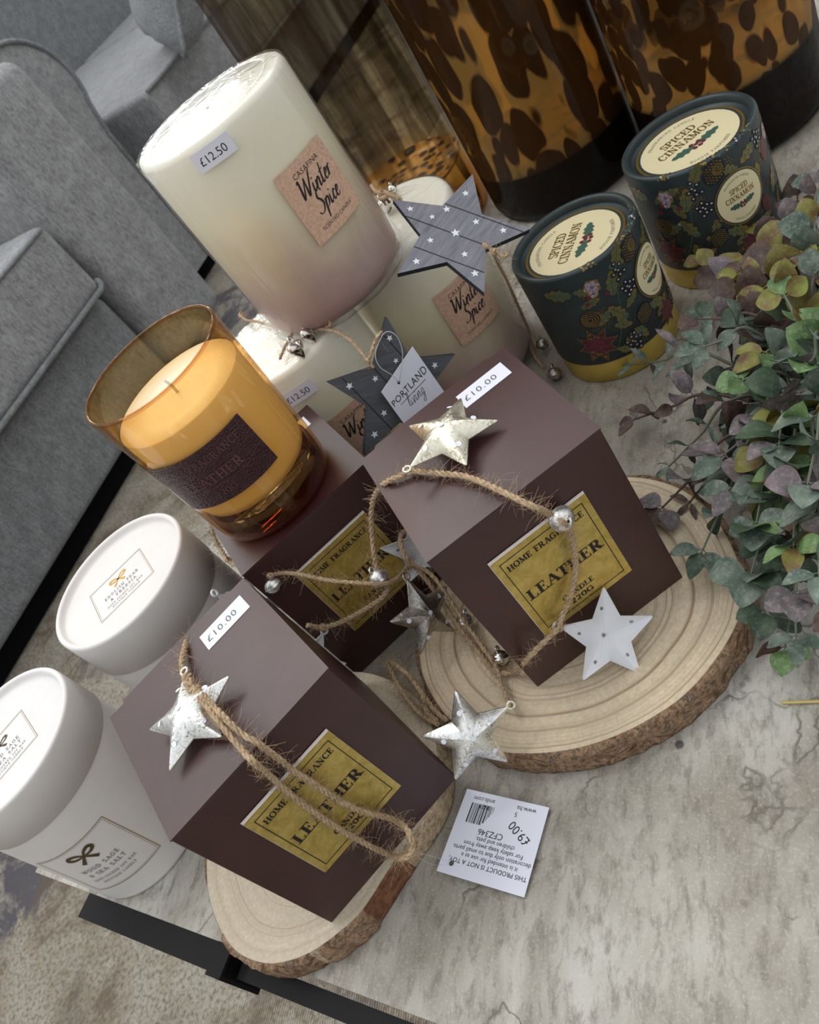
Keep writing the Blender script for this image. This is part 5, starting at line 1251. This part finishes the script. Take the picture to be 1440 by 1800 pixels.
tips = [  # px, py, z, leaf kind, leaf palette, leaf length (m), stem material
 (1111, 641, .012, 2, (0, 0, 3), .015, 0), (1114, 738, .016, 1, (4, 4, 3), .013, 1), (1176, 820, .014, 2, (0, 0, 5), .013, 0), (1164, 893, .026, 0, (3, 4, 3), .015, 1),
 (1212, 884, .02, 2, (4, 0, 3), .013, 1), (1272, 800, .05, 1, (3, 3, 0), .021, 0), (1235, 968, .03, 1, (0, 5, 0), .017, 0), (1305, 668, .06, 3, (1, 1, 0), .015, 0),
 (1234, 455, .03, 0, (4, 2, 3), .014, 0), (1228, 560, .05, 0, (5, 3, 4), .014, 1), (1236, 610, .055, 1, (0, 3, 0), .018, 0), (1300, 480, .05, 1, (2, 3, 4), .016, 0),
 (1345, 405, .03, 3, (4, 2, 2), .014, 0), (1405, 330, .03, 0, (4, 4, 3), .013, 1), (1432, 320, .05, 0, (0, 3, 2), .013, 0), (1380, 520, .07, 0, (2, 2, 1), .016, 0),
 (1310, 540, .05, 3, (2, 4, 2), .015, 0), (1345, 620, .06, 1, (2, 2, 1), .020, 0), (1420, 640, .08, 3, (1, 1, 0), .016, 0), (1290, 860, .05, 1, (3, 0, 3), .018, 1),
 (1330, 920, .05, 0, (0, 1, 2), .016, 0), (1395, 960, .06, 1, (1, 2, 1), .017, 0), (1320, 1010, .04, 0, (0, 0, 5), .018, 0), (1345, 1075, .03, 0, (0, 5, 1), .015, 0),
 (1400, 1120, .03, 1, (5, 4, 0), .015, 0), (1380, 1140, .015, 0, (5, 1, 4), .014, 0), (1300, 740, .03, 0, (4, 5, 4), .015, 1), (1370, 780, .07, 0, (5, 0, 3), .018, 0),
 (1420, 850, .08, 0, (0, 3, 0), .017, 0), (1450, 930, .06, 1, (2, 1, 2), .016, 0), (1440, 450, .06, 0, (0, 2, 4), .014, 1), (1250, 700, .02, 0, (5, 4, 5), .014, 1),
 (1440, 1010, .07, 1, (0, 3, 0), .016, 0), (1480, 1090, .05, 0, (5, 0, 4), .016, 0), (1470, 560, .08, 0, (1, 2, 1), .016, 0), (1330, 580, .03, 0, (5, 5, 0), .015, 0), (1310, 820, .03, 0, (5, 0, 5), .015, 0), (1370, 870, .03, 1, (5, 5, 4), .016, 0),
 (1390, 690, .05, 0, (5, 0, 1), .018, 0), (1360, 470, .03, 0, (5, 2, 4), .015, 0), (1420, 400, .04, 1, (3, 4, 2), .015, 0), (1400, 1040, .05, 0, (5, 0, 3), .016, 0)]
leaves = []
for ti, (px, py, tz, kind, pal, LL, sm_) in enumerate(tips):
    tip = at(px, py, tz); root = PB + V((rnd.uniform(-.012, .012), rnd.uniform(-.02, .02), .012))
    mid = (tip + root) / 2 + V((0, 0, .018 + rnd.uniform(0, .015))); mid2 = tip * .75 + root * .25 + V((0, 0, .012))
    pts = catmull([root, mid, mid2, tip], 10)
    m = MB(); m.tube([p - PB for p in pts], lambda t: .0011 - .0006 * t, 6)
    so = m.build('stem', [M_stem2 if sm_ else M_stem], plant)
    # leaf pairs from the tip backwards
    d = 0; i = len(pts) - 1; acc = 0; nxt = .001; pair = 0
    total = sum((b - a).length for a, b in zip(pts, pts[1:]))
    LL *= 1.40; gap = LL * .86
    while i > 0:
        seg = (pts[i] - pts[i - 1]).length
        if acc + seg >= nxt:
            f = (nxt - acc) / seg; p = pts[i] + (pts[i - 1] - pts[i]) * f; dr = (pts[i] - pts[i - 1]).normalized()
            side = dr.cross(V((0, 0, 1))).normalized(); up_ = side.cross(dr)
            ph = (pair % 2) * PI / 2 + rnd.uniform(-.4, .4)
            grow = min(1.12, .68 + .10 * pair)
            for sg in (0, PI):
                o = side * math.cos(ph + sg) + up_ * math.sin(ph + sg)
                ld = (o + dr * rnd.uniform(.25, .9) + V((0, 0, rnd.uniform(-.1, .25)))).normalized()
                nn = (V((0, 0, 1)) * 1.0 + dr * -.4 + V((rnd.gauss(0, .35), rnd.gauss(0, .35) - .25, 0)))
                leaves.append((so, p, ld, nn, LL * grow * rnd.uniform(.85, 1.12), kind, rnd.choice(pal), i / len(pts)))
            if pair == 0: leaves.append((so, p, dr, V((0, -.3, 1)), LL * .7, kind, rnd.choice(pal), 1))
            pair += 1; nxt += gap
            continue
        acc += seg; i -= 1
    
def vis(l):
    p = l[1]; d = p - CAM; z = d.dot(FW); x = 720 + FPX * d.dot(RT) / z; y = 900 - FPX * d.dot(UP) / z
    return (x < 1445) and (250 < y < 1250), l[4] / z + p.z * .15
cand = sorted([l for l in leaves if vis(l)[0]], key=lambda l: -vis(l)[1])
top = set(id(l) for l in cand[:100])
rest = MB(); restm = []
for l in leaves:
    so, p, ld, nn, s_, kind, mi, tt = l
    F = frame(p - PB, ld, nn - ld * nn.dot(ld)) @ Matrix.Diagonal((s_ / .02, s_ / .02, s_ / .02, 1))
    if (kind, mi) not in LM: LM[(kind, mi)] = leafmesh(kind, mi)
    me, mb = LM[(kind, mi)]
    if id(l) in top:
        o = bpy.data.objects.new('leaf', me); C.objects.link(o); o.parent = so; o.matrix_local = F
    else:
        rest.add([F @ q for q in mb.v], mb.f, mi, True)
fo = rest.build('foliage', LEAFM, plant); fo['kind'] = 'stuff'
